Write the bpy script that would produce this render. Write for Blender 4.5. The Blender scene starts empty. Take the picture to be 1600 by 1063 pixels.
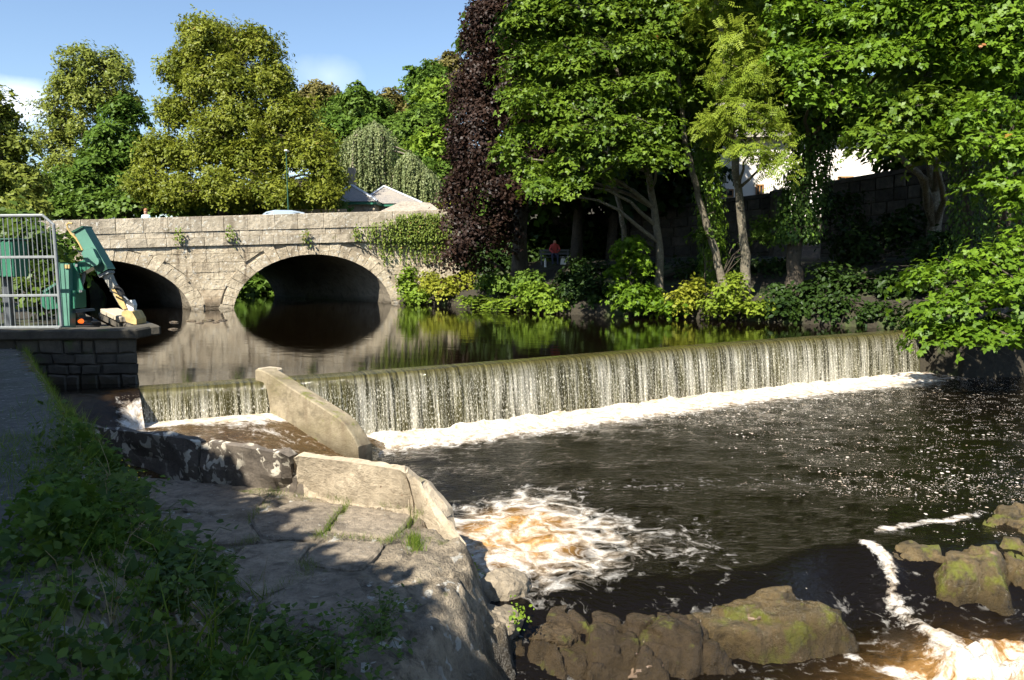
import bpy, math, random
import numpy as np
from mathutils import Vector, Matrix
random.seed(7); RNG = np.random.default_rng(11)
scene = bpy.context.scene
col = scene.collection

# ------------------------------------------------------------------ camera
F_PX, CX, CY, EYE = 1220.0, 800.0, 531.5, 2.3
PITCH = math.atan((531.5 - 405) / F_PX); ROLL = math.radians(-0.5)
CAM_M = Matrix.Rotation(math.pi / 2 - PITCH, 3, 'X') @ Matrix.Rotation(ROLL, 3, 'Z')
cam_data = bpy.data.cameras.new('camera'); cam = bpy.data.objects.new('camera', cam_data); col.objects.link(cam)
cam_data.sensor_width = 36.0; cam_data.lens = 36.0 * F_PX / 1600.0
cam_data.clip_start = 0.1; cam_data.clip_end = 6000
cam.matrix_world = Matrix.Translation((0, 0, EYE)) @ CAM_M.to_4x4()
scene.camera = cam

# ------------------------------------------------------------------ world and sun
SUN_AZ, SUN_EL = math.radians(33), math.radians(46)      # light travels SUN_AZ to the right of +Y
SUN_TO = Vector((-math.sin(SUN_AZ) * math.cos(SUN_EL), -math.cos(SUN_AZ) * math.cos(SUN_EL), math.sin(SUN_EL)))
world = bpy.data.worlds.new('World'); scene.world = world; world.use_nodes = True
wn = world.node_tree; wn.nodes.clear()
w_out = wn.nodes.new('ShaderNodeOutputWorld'); w_bg = wn.nodes.new('ShaderNodeBackground')
w_sky = wn.nodes.new('ShaderNodeTexSky'); w_sky.sky_type = 'NISHITA'; w_sky.sun_disc = False
w_sky.sun_elevation = SUN_EL
w_sky.sun_rotation = math.atan2(SUN_TO.x, SUN_TO.y)
w_sky.air_density = 1.0; w_sky.dust_density = 0.35; w_sky.ozone_density = 2.4
w_bg.inputs['Strength'].default_value = 0.076
# scattered fair-weather clouds, over the whole sky
w_tc = wn.nodes.new('ShaderNodeTexCoord'); w_map = wn.nodes.new('ShaderNodeMapping')
w_map.inputs['Scale'].default_value = (1.0, 1.0, 2.6); w_map.inputs['Location'].default_value = (0.37, 0.0, 0.1)
w_no = wn.nodes.new('ShaderNodeTexNoise'); w_no.inputs['Scale'].default_value = 3.2; w_no.inputs['Detail'].default_value = 7; w_no.inputs['Roughness'].default_value = 0.55
w_ramp = wn.nodes.new('ShaderNodeValToRGB'); w_ramp.color_ramp.elements[0].position = 0.60; w_ramp.color_ramp.elements[1].position = 0.76
w_mix = wn.nodes.new('ShaderNodeMix'); w_mix.data_type = 'RGBA'
w_mul = wn.nodes.new('ShaderNodeMath'); w_mul.operation = 'MULTIPLY'; w_mul.inputs[1].default_value = 0.85
wn.links.new(w_tc.outputs['Generated'], w_map.inputs['Vector']); wn.links.new(w_map.outputs['Vector'], w_no.inputs['Vector'])
wn.links.new(w_no.outputs['Fac'], w_ramp.inputs['Fac']); wn.links.new(w_ramp.outputs['Color'], w_mul.inputs[0])
def cloud_at(px, py, c0, c1):
    d = (CAM_M @ Vector(((px - CX) / F_PX, -(py - CY) / F_PX, -1.0))).normalized()
    vm = wn.nodes.new('ShaderNodeVectorMath'); vm.operation = 'DISTANCE'; sq = wn.nodes.new('ShaderNodeVectorMath'); sq.operation = 'MULTIPLY'; sq.inputs[1].default_value = (1, 1, 1.7)
    wn.links.new(w_tc.outputs['Generated'], sq.inputs[0]); wn.links.new(sq.outputs[0], vm.inputs[0]); vm.inputs[1].default_value = (d.x, d.y, d.z * 1.7)
    n2 = wn.nodes.new('ShaderNodeTexNoise'); n2.inputs['Scale'].default_value = 14; n2.inputs['Detail'].default_value = 6; wn.links.new(w_tc.outputs['Generated'], n2.inputs['Vector'])
    ad = wn.nodes.new('ShaderNodeMath'); ad.operation = 'MULTIPLY_ADD'; ad.inputs[1].default_value = 0.09; wn.links.new(n2.outputs['Fac'], ad.inputs[0]); wn.links.new(vm.outputs['Value'], ad.inputs[2])
    r = wn.nodes.new('ShaderNodeMapRange'); r.inputs['From Min'].default_value = c1; r.inputs['From Max'].default_value = c0; r.inputs['To Max'].default_value = 0.6 if px < 100 else 0.22; wn.links.new(ad.outputs[0], r.inputs['Value']); return r.outputs[0]
_last = w_mul.outputs[0]
for _c in (cloud_at(8, 165, 0.045, 0.10), cloud_at(515, 118, 0.03, 0.10)):
    mx = wn.nodes.new('ShaderNodeMath'); mx.operation = 'MAXIMUM'; wn.links.new(_last, mx.inputs[0]); wn.links.new(_c, mx.inputs[1]); _last = mx.outputs[0]
wn.links.new(_last, w_mix.inputs['Factor']); wn.links.new(w_sky.outputs['Color'], w_mix.inputs[6])
w_mix.inputs[7].default_value = (11.0, 11.2, 11.8, 1)
wn.links.new(w_mix.outputs[2], w_bg.inputs['Color']); wn.links.new(w_bg.outputs['Background'], w_out.inputs['Surface'])

sun_d = bpy.data.lights.new('sun', 'SUN'); sun_d.energy = 5.0; sun_d.angle = math.radians(0.53); sun_d.color = (1.0, 0.93, 0.80)
sun = bpy.data.objects.new('sun', sun_d); col.objects.link(sun)
sun.rotation_euler = SUN_TO.to_track_quat('Z', 'Y').to_euler(); sun.location = (-30, -40, 50)

vs = scene.view_settings; vs.view_transform = 'Standard'; vs.look = 'None'; vs.exposure = 1.35; vs.gamma = 1.0; vs.use_curve_mapping = False
cy = scene.cycles
cy.max_bounces = 7; cy.diffuse_bounces = 3; cy.glossy_bounces = 3; cy.transmission_bounces = 4; cy.transparent_max_bounces = 10
cy.caustics_reflective = False; cy.caustics_refractive = False; cy.sample_clamp_indirect = 6.0
cy.use_adaptive_sampling = True; cy.adaptive_threshold = 0.015
try:
    cy.use_denoising = True; cy.denoiser = 'OPENIMAGEDENOISE'; cy.denoising_input_passes = 'RGB_ALBEDO_NORMAL'; cy.denoising_prefilter = 'ACCURATE'
except Exception:
    pass

# ------------------------------------------------------------------ helpers: pixel of the photograph -> point of the place
def _ray(px, py): return CAM_M @ Vector(((px - CX) / F_PX, -(py - CY) / F_PX, -1.0))
def onz(px, py, z):
    d = _ray(px, py); t = (z - EYE) / d.z
    return Vector((d.x * t, d.y * t, z))
def at(px, py, Y):
    d = _ray(px, py); t = Y / d.y
    return Vector((d.x * t, Y, EYE + d.z * t))

# ------------------------------------------------------------------ helpers: objects
def tag(o, label=None, cat=None, group=None, kind=None):
    for k, v in (('label', label), ('category', cat), ('group', group), ('kind', kind)):
        if v: o[k] = v
    return o
def wloc(o):
    v = Vector((0, 0, 0))
    while o is not None:
        v += o.location; o = o.parent
    return v
def empty(name, loc, label=None, cat=None, group=None):
    o = bpy.data.objects.new(name, None); o.location = Vector(loc); o.empty_display_size = 0.3; col.objects.link(o)
    return tag(o, label, cat, group)
def finish(me, name, mat, parent, smooth):
    if mat is not None: me.materials.append(mat)
    if smooth: me.polygons.foreach_set('use_smooth', np.ones(len(me.polygons), bool))
    o = bpy.data.objects.new(name, me); col.objects.link(o)
    if parent is not None: o.parent = parent
    return o
def mk(name, V, Fc, mat, parent=None, smooth=False):
    """mesh object from world-space vertices"""
    V = np.asarray(V, float).reshape(-1, 3)
    if parent is not None: V = V - np.array(wloc(parent))
    me = bpy.data.meshes.new(name); me.from_pydata(V.tolist(), [], [list(map(int, f)) for f in Fc]); me.update()
    return finish(me, name, mat, parent, smooth)
def mk_loc(name, V, Fc, mat, label=None, cat=None, group=None, kind=None, smooth=False):
    """a one-mesh thing with its origin at its base centre"""
    V = np.asarray(V, float).reshape(-1, 3)
    c = np.array([(V[:, 0].min() + V[:, 0].max()) / 2, (V[:, 1].min() + V[:, 1].max()) / 2, V[:, 2].min()])
    o = mk(name, V - c, Fc, mat, None, smooth); o.location = c
    return tag(o, label, cat, group, kind)
def big(name, V, Q, mat, parent=None, smooth=False, attrs=None):
    """fast mesh: V (n,3) world, Q (m,k) int array"""
    V = np.asarray(V, np.float32)
    if parent is not None: V = V - np.array(wloc(parent), np.float32)
    Q = np.asarray(Q, np.int32); m, k = Q.shape
    me = bpy.data.meshes.new(name)
    me.vertices.add(len(V)); me.vertices.foreach_set('co', V.astype(np.float32).ravel())
    me.loops.add(m * k); me.loops.foreach_set('vertex_index', Q.ravel())
    me.polygons.add(m); me.polygons.foreach_set('loop_start', np.arange(0, m * k, k, dtype=np.int32))
    me.update(calc_edges=True)
    for an, av in (attrs or {}).items():
        a = me.attributes.new(an, 'FLOAT', 'POINT'); a.data.foreach_set('value', np.asarray(av, np.float32))
    return finish(me, name, mat, parent, smooth)
def grid_faces(nu, nv):
    i = np.arange(nu - 1)[:, None] * nv + np.arange(nv - 1)[None, :]
    return np.stack([i, i + nv, i + nv + 1, i + 1], -1).reshape(-1, 4)

# lattice noise
def _h(ix, iy, s):
    n = (ix * 374761393 + iy * 668265263 + s * 974634721) & 0x7fffffff
    n = ((n ^ (n >> 13)) * 1274126177) & 0x7fffffff
    return ((n ^ (n >> 16)) & 0xffff) / 65535.0
def vnoise(x, y, s=0):
    x = np.asarray(x, float); y = np.asarray(y, float)
    xi = np.floor(x).astype(np.int64); yi = np.floor(y).astype(np.int64); fx = x - xi; fy = y - yi
    u = fx * fx * (3 - 2 * fx); v = fy * fy * (3 - 2 * fy)
    return (_h(xi, yi, s) * (1 - u) + _h(xi + 1, yi, s) * u) * (1 - v) + (_h(xi, yi + 1, s) * (1 - u) + _h(xi + 1, yi + 1, s) * u) * v
def fbm(x, y, s=0, o=4):
    r = 0; a = 0.5; f = 1.0
    for k in range(o):
        r = r + a * (vnoise(np.asarray(x) * f, np.asarray(y) * f, s + k) - 0.5) * 2; a *= 0.5; f *= 2.03
    return r
def sstep(a, b, x):
    t = np.clip((np.asarray(x, float) - a) / (b - a), 0, 1); return t * t * (3 - 2 * t)
def in_poly(x, y, P):
    r = np.zeros(x.shape, bool); n = len(P)
    for i in range(n):
        x0, y0 = P[i]; x1, y1 = P[(i + 1) % n]
        c = ((y0 > y) != (y1 > y)); 
        with np.errstate(divide='ignore', invalid='ignore'):
            r ^= c & (x < (x1 - x0) * (y - y0) / ((y1 - y0) if y1 != y0 else 1e-9) + x0)
    return r
def dist_line(x, y, P, closed=False):
    d = np.full(x.shape, 1e9); n = len(P)
    for i in range(n if closed else n - 1):
        x0, y0 = P[i]; x1, y1 = P[(i + 1) % n]; dx, dy = x1 - x0, y1 - y0
        t = np.clip(((x - x0) * dx + (y - y0) * dy) / (dx * dx + dy * dy + 1e-12), 0, 1)
        d = np.minimum(d, np.hypot(x - x0 - t * dx, y - y0 - t * dy))
    return d

class MB:
    """collects shapes into one mesh"""
    def __init__(s): s.V = []; s.F = []
    def add(s, V, Fc):
        b = len(s.V); s.V += [tuple(v) for v in V]; s.F += [[i + b for i in f] for f in Fc]; return s
    def box(s, c, size, rz=0.0, M=None):
        hx, hy, hz = size[0] / 2, size[1] / 2, size[2] / 2
        R = M if M is not None else Matrix.Rotation(rz, 3, 'Z')
        vs_ = [Vector(c) + R @ Vector((x * hx, y * hy, z * hz)) for z in (-1, 1) for y in (-1, 1) for x in (-1, 1)]
        return s.add(vs_, [(0, 2, 3, 1), (4, 5, 7, 6), (0, 1, 5, 4), (2, 6, 7, 3), (0, 4, 6, 2), (1, 3, 7, 5)])
    def cbox(s, c, size, bev=0.01, rz=0.0, M=None):
        """box with chamfered edges"""
        h = [max(q / 2, 1e-4) for q in size]; b = min(bev, min(h) * 0.9)
        R = M if M is not None else Matrix.Rotation(rz, 3, 'Z')
        V = []; idx = {}
        for sx in (-1, 1):
            for sy in (-1, 1):
                for sz in (-1, 1):
                    for ax in range(3):
                        p = [sx * (h[0] - b), sy * (h[1] - b), sz * (h[2] - b)]
                        p[ax] = (sx, sy, sz)[ax] * h[ax]
                        idx[(sx, sy, sz, ax)] = len(V); V.append(Vector(c) + R @ Vector(p))
        Fc = []
        for ax in range(3):
            a, b_ = (ax + 1) % 3, (ax + 2) % 3
            for sg in (-1, 1):
                q = []
                for (u, v) in ((-1, -1), (1, -1), (1, 1), (-1, 1)):
                    k = [0, 0, 0]; k[ax] = sg; k[a] = u; k[b_] = v; q.append(idx[(*k, ax)])
                Fc.append(q if sg > 0 else q[::-1])
        for ax in range(3):
            a, b_ = (ax + 1) % 3, (ax + 2) % 3
            for u in (-1, 1):
                for v in (-1, 1):
                    q = []
                    for (w, x_) in ((-1, a), (1, a), (1, b_), (-1, b_)):
                        k = [0, 0, 0]; k[ax] = w; k[a] = u; k[b_] = v; q.append(idx[(*k, x_)])
                    Fc.append(q if u * v < 0 else q[::-1])
        for sx in (-1, 1):
            for sy in (-1, 1):
                for sz in (-1, 1):
                    q = [idx[(sx, sy, sz, a)] for a in range(3)]; Fc.append(q if sx * sy * sz > 0 else q[::-1])
        return s.add(V, Fc)
    def tube(s, pts, rad, n=8, cap=True):
        pts = [Vector(p) for p in pts]; m = len(pts)
        rad = list(rad) if hasattr(rad, '__len__') else [rad] * m
        b = len(s.V); up = Vector((0.13, 0.31, 0.94))
        for i, p in enumerate(pts):
            t = (pts[min(i + 1, m - 1)] - pts[max(i - 1, 0)])
            if t.length < 1e-9: t = Vector((0, 0, 1))
            t.normalize(); a = t.cross(up)
            if a.length < 0.05: a = t.cross(Vector((1, 0, 0)))
            a.normalize(); c = t.cross(a)
            for k in range(n):
                w = 2 * math.pi * k / n; s.V.append(tuple(p + (a * math.cos(w) + c * math.sin(w)) * rad[i]))
        for i in range(m - 1):
            for k in range(n):
                k2 = (k + 1) % n; s.F.append([b + i * n + k, b + (i + 1) * n + k, b + (i + 1) * n + k2, b + i * n + k2])
        if cap:
            s.F.append([b + k for k in range(n)]); s.F.append([b + (m - 1) * n + k for k in range(n)][::-1])
        return s
    def prism(s, poly, ext):
        """polygon (3-D points) extruded by a vector"""
        P = [Vector(p) for p in poly]; e = Vector(ext); n = len(P)
        Fc = [list(range(n))[::-1], list(range(n, 2 * n))]
        Fc += [[i, (i + 1) % n, n + (i + 1) % n, n + i] for i in range(n)]
        return s.add(P + [p + e for p in P], Fc)
    def stone(s, poly, nrm, depth, bev):
        """chamfered stone: polygon lying on a face, raised along nrm"""
        P = [Vector(p) for p in poly]; n = len(P); c = sum(P, Vector()) / n; nr = Vector(nrm)
        mid = [p + nr * (depth - bev) for p in P]
        top = []
        for p in P:
            d = p - c; L = max(d.length, 1e-6); top.append(c + d * max(0.3, 1 - bev * 1.3 / L) + nr * (depth * random.uniform(0.94, 1.06)))
        V = P + mid + top; Fc = []
        for i in range(n):
            j = (i + 1) % n; Fc += [[i, j, n + j, n + i], [n + i, n + j, 2 * n + j, 2 * n + i]]
        Fc.append(list(range(2 * n, 3 * n)))
        return s.add(V, Fc)
    def build(s, name, mat, parent=None, smooth=False): return mk(name, s.V, s.F, mat, parent, smooth)
    def thing(s, name, mat, label, cat, group=None, kind=None, smooth=False):
        return mk_loc(name, s.V, s.F, mat, label, cat, group, kind, smooth)

# ------------------------------------------------------------------ helpers: materials
class NT:
    def __init__(s, name):
        s.m = bpy.data.materials.new(name); s.m.use_nodes = True; s.t = s.m.node_tree; s.t.nodes.clear()
        s.out = s.t.nodes.new('ShaderNodeOutputMaterial')
    def put(s, sock, v):
        if isinstance(v, bpy.types.NodeSocket): s.t.links.new(v, sock)
        elif isinstance(v, (tuple, list)) and sock.type == 'RGBA' and len(v) == 3: sock.default_value = (*v, 1)
        else: sock.default_value = v
    def n(s, typ, ins=None, **props):
        nd = s.t.nodes.new('ShaderNode' + typ)
        for k, v in props.items(): setattr(nd, k, v)
        for k, v in (ins or {}).items(): s.put(nd.inputs[k], v)
        return nd
    def math(s, op, a, b=0.0, clamp=False):
        nd = s.t.nodes.new('ShaderNodeMath'); nd.operation = op; nd.use_clamp = clamp; s.put(nd.inputs[0], a); s.put(nd.inputs[1], b); return nd.outputs[0]
    def mix(s, f, a, b, blend='MIX'):
        nd = s.t.nodes.new('ShaderNodeMix'); nd.data_type = 'RGBA'; nd.blend_type = blend
        s.put(nd.inputs[0], f); s.put(nd.inputs[6], a); s.put(nd.inputs[7], b); return nd.outputs[2]
    def ramp(s, f, p0, p1, c0=(0, 0, 0), c1=(1, 1, 1), ease=False):
        nd = s.t.nodes.new('ShaderNodeValToRGB'); e = nd.color_ramp.elements
        e[0].position = p0; e[1].position = p1; e[0].color = (*c0, 1); e[1].color = (*c1, 1)
        if ease: nd.color_ramp.interpolation = 'EASE'
        s.put(nd.inputs[0], f); return nd.outputs[0]
    def pos(s, scale=(1, 1, 1), rot=0.0, local=False):
        src = s.n('TexCoord').outputs['Object'] if local else s.n('NewGeometry').outputs['Position']
        mp = s.n('Mapping', {'Scale': scale, 'Rotation': (0, 0, rot)}); s.t.links.new(src, mp.inputs['Vector']); return mp.outputs[0]
    def noise(s, vec, scale, detail=4, rough=0.55, dist=0.0):
        return s.n('TexNoise', {'Vector': vec, 'Scale': scale, 'Detail': detail, 'Roughness': rough, 'Distortion': dist}).outputs['Fac']
    def vor(s, vec, scale, feature='F1', out='Distance', rnd=1.0):
        return s.n('TexVoronoi', {'Vector': vec, 'Scale': scale, 'Randomness': rnd}, feature=feature).outputs[out]
    def bump(s, h, strength=0.5, dist=0.02):
        return s.n('Bump', {'Height': h, 'Strength': strength, 'Distance': dist}).outputs[0]
    def rnd(s): return s.n('ObjectInfo').outputs['Random']
    def attr(s, name): return s.n('Attribute', attribute_name=name).outputs['Fac']
    def princ(s, **k):
        return s.n('BsdfPrincipled', {a.replace('_', ' '): v for a, v in k.items()}).outputs[0]
    def done(s, sh): s.t.links.new(sh, s.out.inputs['Surface']); return s.m

def plain(name, c, rough=0.6, metal=0.0, var=0.12, scale=6.0, bump=0.1):
    t = NT(name); p = t.pos(); f = t.noise(p, scale, 5)
    cc = t.mix(t.ramp(f, 0.3, 0.75), tuple(q * (1 - var) for q in c), tuple(min(1, q * (1 + var)) for q in c))
    return t.done(t.princ(Base_Color=cc, Roughness=rough, Metallic=metal, Normal=t.bump(f, bump, 0.01)))

def stone_mat(name, c_lo, c_hi, stain=(0.10, 0.075, 0.05), stain_amt=0.5, lichen=None, lichen_thr=0.62, moss=None, moss_thr=0.6, wet_z=None, grain=1.0, bump=0.6, bdist=0.03, per_obj=0.35, rough=0.9, blotch=0.5, streak=0.0):
    t = NT(name); p = t.pos()
    big_ = t.noise(p, 0.9 * grain, 5); med = t.noise(p, 5 * grain, 6, 0.65); fine = t.noise(p, 38 * grain, 4, 0.7)
    c = t.mix(t.ramp(med, 0.28, 0.72), c_lo, c_hi)
    c = t.mix(t.math('MULTIPLY', t.ramp(fine, 0.35, 0.75), 0.35), c, tuple(q * 1.3 for q in c_hi))
    c = t.mix(t.math('MULTIPLY', t.ramp(big_, 0.45, 0.75), stain_amt), c, stain)
    blot = t.noise(p, 2.7 * grain, 5, 0.7, 0.6)
    c = t.mix(t.math('MULTIPLY', t.ramp(blot, 0.52, 0.66), blotch), c, tuple(q * 0.42 for q in c_lo))
    if streak:
        sk = t.noise(t.pos((2.2, 2.2, 0.28)), 1.6, 5, 0.65)
        c = t.mix(t.math('MULTIPLY', t.ramp(sk, 0.52, 0.70), streak), c, (0.13, 0.095, 0.06))
    if per_obj:
        v = t.math('ADD', t.math('MULTIPLY', t.rnd(), per_obj * 2), 1 - per_obj)
        c = t.mix(1.0, c, t.n('CombineColor', {0: v, 1: v, 2: v}).outputs[0], 'MULTIPLY')
    if lichen:
        l = t.noise(p, 7.0 * grain, 3, 0.5, 0.4); l2 = t.noise(p, 1.3, 2)
        c = t.mix(t.math('MULTIPLY', t.ramp(l, lichen_thr, lichen_thr + 0.035), t.ramp(l2, 0.38, 0.5)), c, lichen)
    if moss:
        mm = t.noise(p, 2.2 * grain, 5, 0.65); nz = t.n('SeparateXYZ', {0: t.n('NewGeometry').outputs['Normal']}).outputs[2]
        c = t.mix(t.ramp(t.math('ADD', mm, t.math('MULTIPLY', nz, 0.06)), moss_thr, moss_thr + 0.1), c, moss)
    r = rough
    if wet_z is not None:
        z = t.n('SeparateXYZ', {0: t.n('NewGeometry').outputs['Position']}).outputs[2]
        w = t.ramp(t.math('SUBTRACT', t.math('ADD', wet_z, t.math('MULTIPLY', med, 0.5)), z), 0.0, 0.35)
        c = t.mix(w, c, t.mix(0.72, c, (0.03, 0.022, 0.012))); r = t.math('SUBTRACT', rough, t.math('MULTIPLY', w, 0.6))
    h = t.math('ADD', t.math('MULTIPLY', med, 1.0), t.math('MULTIPLY', fine, 0.35))
    return t.done(t.princ(Base_Color=c, Roughness=r, Normal=t.bump(h, bump, bdist)))

def leaf_mat(name, c0, c1, c2=None, trans=0.35, gloss=0.12, rough=0.45):
    """c0..c1 by the leaf's own tint, c2 for the few turned leaves (tint > 0.96)"""
    k = (1.22, 1.22, 1.0); c0 = tuple(a * b for a, b in zip(c0, k)); c1 = tuple(a * b for a, b in zip(c1, k)); gloss *= 0.5; trans *= 0.85
    t = NT(name); ti = t.attr('tint')
    c = t.mix(ti, c0, c1)
    if c2: c = t.mix(t.ramp(ti, 0.965, 0.97), c, c2)
    d = t.n('BsdfDiffuse', {'Color': c}).outputs[0]
    tr = t.n('BsdfTranslucent', {'Color': t.mix(0.5, c, tuple(min(1, q * 1.9) for q in c1))}).outputs[0]
    g = t.n('BsdfGlossy', {'Color': (0.9, 0.95, 1.0, 1), 'Roughness': rough}).outputs[0]
    a = t.n('MixShader', {0: trans, 1: d, 2: tr}).outputs[0]
    fr = t.n('LayerWeight', {'Blend': 0.35}).outputs['Facing']
    return t.done(t.n('MixShader', {0: t.math('ADD', t.math('MULTIPLY', fr, gloss), gloss * 0.25), 1: a, 2: g}).outputs[0])

# ================================================================== MATERIALS of the setting
M_bridge = stone_mat('bridge_stone', (0.37, 0.305, 0.21), (0.65, 0.565, 0.425), stain=(0.20, 0.135, 0.075), stain_amt=0.5, streak=0.8, lichen=(0.55, 0.52, 0.45), lichen_thr=0.60, moss=None, wet_z=-0.05, bump=1.0, bdist=0.08, per_obj=0.13)
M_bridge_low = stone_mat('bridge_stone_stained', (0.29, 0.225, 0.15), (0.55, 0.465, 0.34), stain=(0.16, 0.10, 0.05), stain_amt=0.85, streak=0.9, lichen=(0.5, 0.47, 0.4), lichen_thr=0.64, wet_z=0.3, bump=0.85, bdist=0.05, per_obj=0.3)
M_parapet = stone_mat('parapet_stone', (0.31, 0.265, 0.20), (0.53, 0.465, 0.36), stain=(0.17, 0.14, 0.10), stain_amt=0.55, streak=0.5, lichen=(0.56, 0.54, 0.48), lichen_thr=0.60, moss=(0.17, 0.17, 0.045), moss_thr=0.64, bump=0.9, bdist=0.07, per_obj=0.12)
M_mortar = stone_mat('mortar', (0.24, 0.20, 0.145), (0.40, 0.35, 0.265), stain_amt=0.6, bump=0.8, per_obj=0)
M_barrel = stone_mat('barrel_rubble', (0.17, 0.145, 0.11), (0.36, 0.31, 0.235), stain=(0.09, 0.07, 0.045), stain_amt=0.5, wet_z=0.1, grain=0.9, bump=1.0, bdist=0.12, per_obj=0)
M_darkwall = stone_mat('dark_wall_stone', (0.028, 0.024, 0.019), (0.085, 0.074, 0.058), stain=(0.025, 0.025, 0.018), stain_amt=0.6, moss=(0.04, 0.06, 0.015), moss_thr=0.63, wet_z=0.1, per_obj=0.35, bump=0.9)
M_lichen = stone_mat('lichen_wall_stone', (0.055, 0.045, 0.036), (0.15, 0.125, 0.10), stain=(0.045, 0.035, 0.028), stain_amt=0.6, lichen=(0.50, 0.46, 0.38), lichen_thr=0.545, per_obj=0.15, bump=0.9, bdist=0.03, grain=1.0)
M_conc = stone_mat('weathered_concrete', blotch=0.35, streak=0.35, c_lo=(0.31, 0.255, 0.18), c_hi=(0.49, 0.415, 0.31), stain=(0.20, 0.145, 0.095), stain_amt=0.30, lichen=(0.24, 0.17, 0.11), lichen_thr=0.70, per_obj=0.06, bump=0.9, bdist=0.04, grain=1.8, moss=(0.13, 0.125, 0.04), moss_thr=0.66)
M_divider = stone_mat('mossy_concrete', (0.145, 0.118, 0.075), (0.30, 0.255, 0.175), stain=(0.10, 0.082, 0.035), stain_amt=0.9, streak=0.75, moss=(0.12, 0.13, 0.022), moss_thr=0.60, wet_z=-1.05, per_obj=0, bump=0.9, bdist=0.03, grain=1.3)
M_slab = stone_mat('terrace_slab', (0.13, 0.105, 0.075), (0.37, 0.31, 0.235), stain=(0.075, 0.062, 0.05), stain_amt=0.6, lichen=(0.36, 0.34, 0.29), lichen_thr=0.66, per_obj=0.16, bump=1.0, bdist=0.07, grain=2.2, blotch=.6)
M_rock = stone_mat('river_rock', (0.10, 0.080, 0.054), (0.44, 0.365, 0.265), stain=(0.055, 0.045, 0.03), stain_amt=0.8, lichen=(0.46, 0.44, 0.39), lichen_thr=0.62, moss=(0.11, 0.13, 0.025), moss_thr=0.66, wet_z=-1.25, per_obj=0, bump=1.0, bdist=0.16, grain=1.1, blotch=0.85)
M_moss_wall = stone_mat('weir_face', (0.045, 0.045, 0.02), (0.12, 0.11, 0.05), stain=(0.02, 0.02, 0.01), moss=(0.09, 0.095, 0.018), moss_thr=0.55, per_obj=0, rough=0.5, bump=1.0)
M_asphalt = stone_mat('worn_tarmac', (0.030, 0.028, 0.025), (0.12, 0.112, 0.10), stain=(0.035, 0.045, 0.015), stain_amt=0.85, lichen=(0.22, 0.21, 0.19), lichen_thr=0.63, per_obj=0, grain=2.5, bump=0.8, bdist=0.015)

def ground_mat():
    t = NT('bank_earth'); p = t.pos(); a = t.noise(p, 0.8, 5); b = t.noise(p, 9, 6, 0.7); f = t.noise(p, 45, 3)
    c = t.mix(t.ramp(b, 0.3, 0.7), (0.013, 0.011, 0.006), (0.036, 0.029, 0.017))
    c = t.mix(t.ramp(a, 0.52, 0.66), c, t.mix(t.ramp(f, 0.3, 0.7), (0.035, 0.055, 0.013), (0.075, 0.105, 0.025)))
    return t.done(t.princ(Base_Color=c, Roughness=0.95, Normal=t.bump(t.math('ADD', b, t.math('MULTIPLY', f, 0.4)), 0.8, 0.05)))
M_ground = ground_mat()

# ================================================================== TERRAIN
WEIR = [(-8.6, 13.35), (-7.0, 13.98), (-4.64, 15.02), (-3.33, 15.60), (0.0, 17.35), (4.64, 20.0), (8.5, 22.0), (12.5, 23.9)]
SHORE_R = [(-16.5, 66.0), (-12.6, 58.0), (-9.4, 49.5), (-6.44, 41.87), (-4.2, 40.2), (-1.2, 36.4), (1.9, 32.3), (5.0, 30.7), (7.1, 28.9), (8.9, 27.2), (10.6, 25.7), (12.4, 24.0), (13.4, 22.9), (16, 22.6), (22, 22.0), (40, 19), (90, 5)]
BANK_L = [(-7.12, 14.7), (-21.0, 35.2), (-24.5, 44.0), (-27.5, 52), (-32.0, 66.0)]
RIVER = SHORE_R + [(90, -60), (0.5, -60), (0.5, 3), (-0.4, 7.7), (-1.15, 8.6), (-5.4, 10.8), (-9.5, 12.5), (-9.5, 14.7)] + BANK_L

def axis(parts):
    return np.unique(np.concatenate([np.arange(a, b, s) for a, b, s in parts]).round(3))
gx = axis([(-2500, -400, 300), (-400, -100, 25), (-100, -32, 4), (-32, 40, 0.5), (40, 110, 4), (110, 400, 25), (400, 2501, 300)])
gy = axis([(-600, -60, 60), (-60, 12, 4), (12, 64, 0.5), (64, 260, 5), (260, 600, 40), (600, 3001, 300)])
GX, GY = np.meshgrid(gx, gy, indexing='ij')
def terrain_h(x, y):
    inside = in_poly(x, y, RIVER)
    dR = dist_line(x, y, SHORE_R); dL = dist_line(x, y, BANK_L)
    n = fbm(x * 0.35, y * 0.35, 3); n2 = fbm(x * 1.3, y * 1.3, 8)
    right = 0.75 * sstep(0, 0.9, dR) + 1.35 * sstep(0.8, 7.0, dR) + 0.25 * sstep(7, 13, dR) + 2.6 * sstep(14, 26, dR) + n * 0.12 * sstep(0, 3, dR) + n2 * 0.07 * sstep(0, 1, dR)
    left = 0.93 + 2.4 * sstep(15, 21, y - 14.7) + n * 0.1
    hill = (15 * sstep(78, 150, y) + 14 * sstep(150, 400, y)) * sstep(-75, -15, x) + 3 * sstep(80, 300, y)
    # which side
    sideR = x > np.interp(y, [p[1] for p in SHORE_R[::-1]][-14:], [p[0] for p in SHORE_R[::-1]][-14:]) - 0.0
    cx_ = np.interp(y, [14, 24, 35, 44, 66, 120, 200], [0, -4, -13, -17, -24, -40, -60])
    isR = x > cx_
    h = np.where(isR, right, left) + hill
    back = sstep(44, 50, y) * (1 - sstep(-3, 3, x))           # behind the bridge, on the house side
    h = h + back * np.where(isR, 1.2, 0.3)
    h = np.where(inside, -2.6, h)
    near_left = (x < 1.0) & (y < 14.2) & (y > -45)
    h = np.where(near_left & (x > -15), -2.7, np.where(near_left, 0.6, h))
    return h
GZ = terrain_h(GX, GY)
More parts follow.
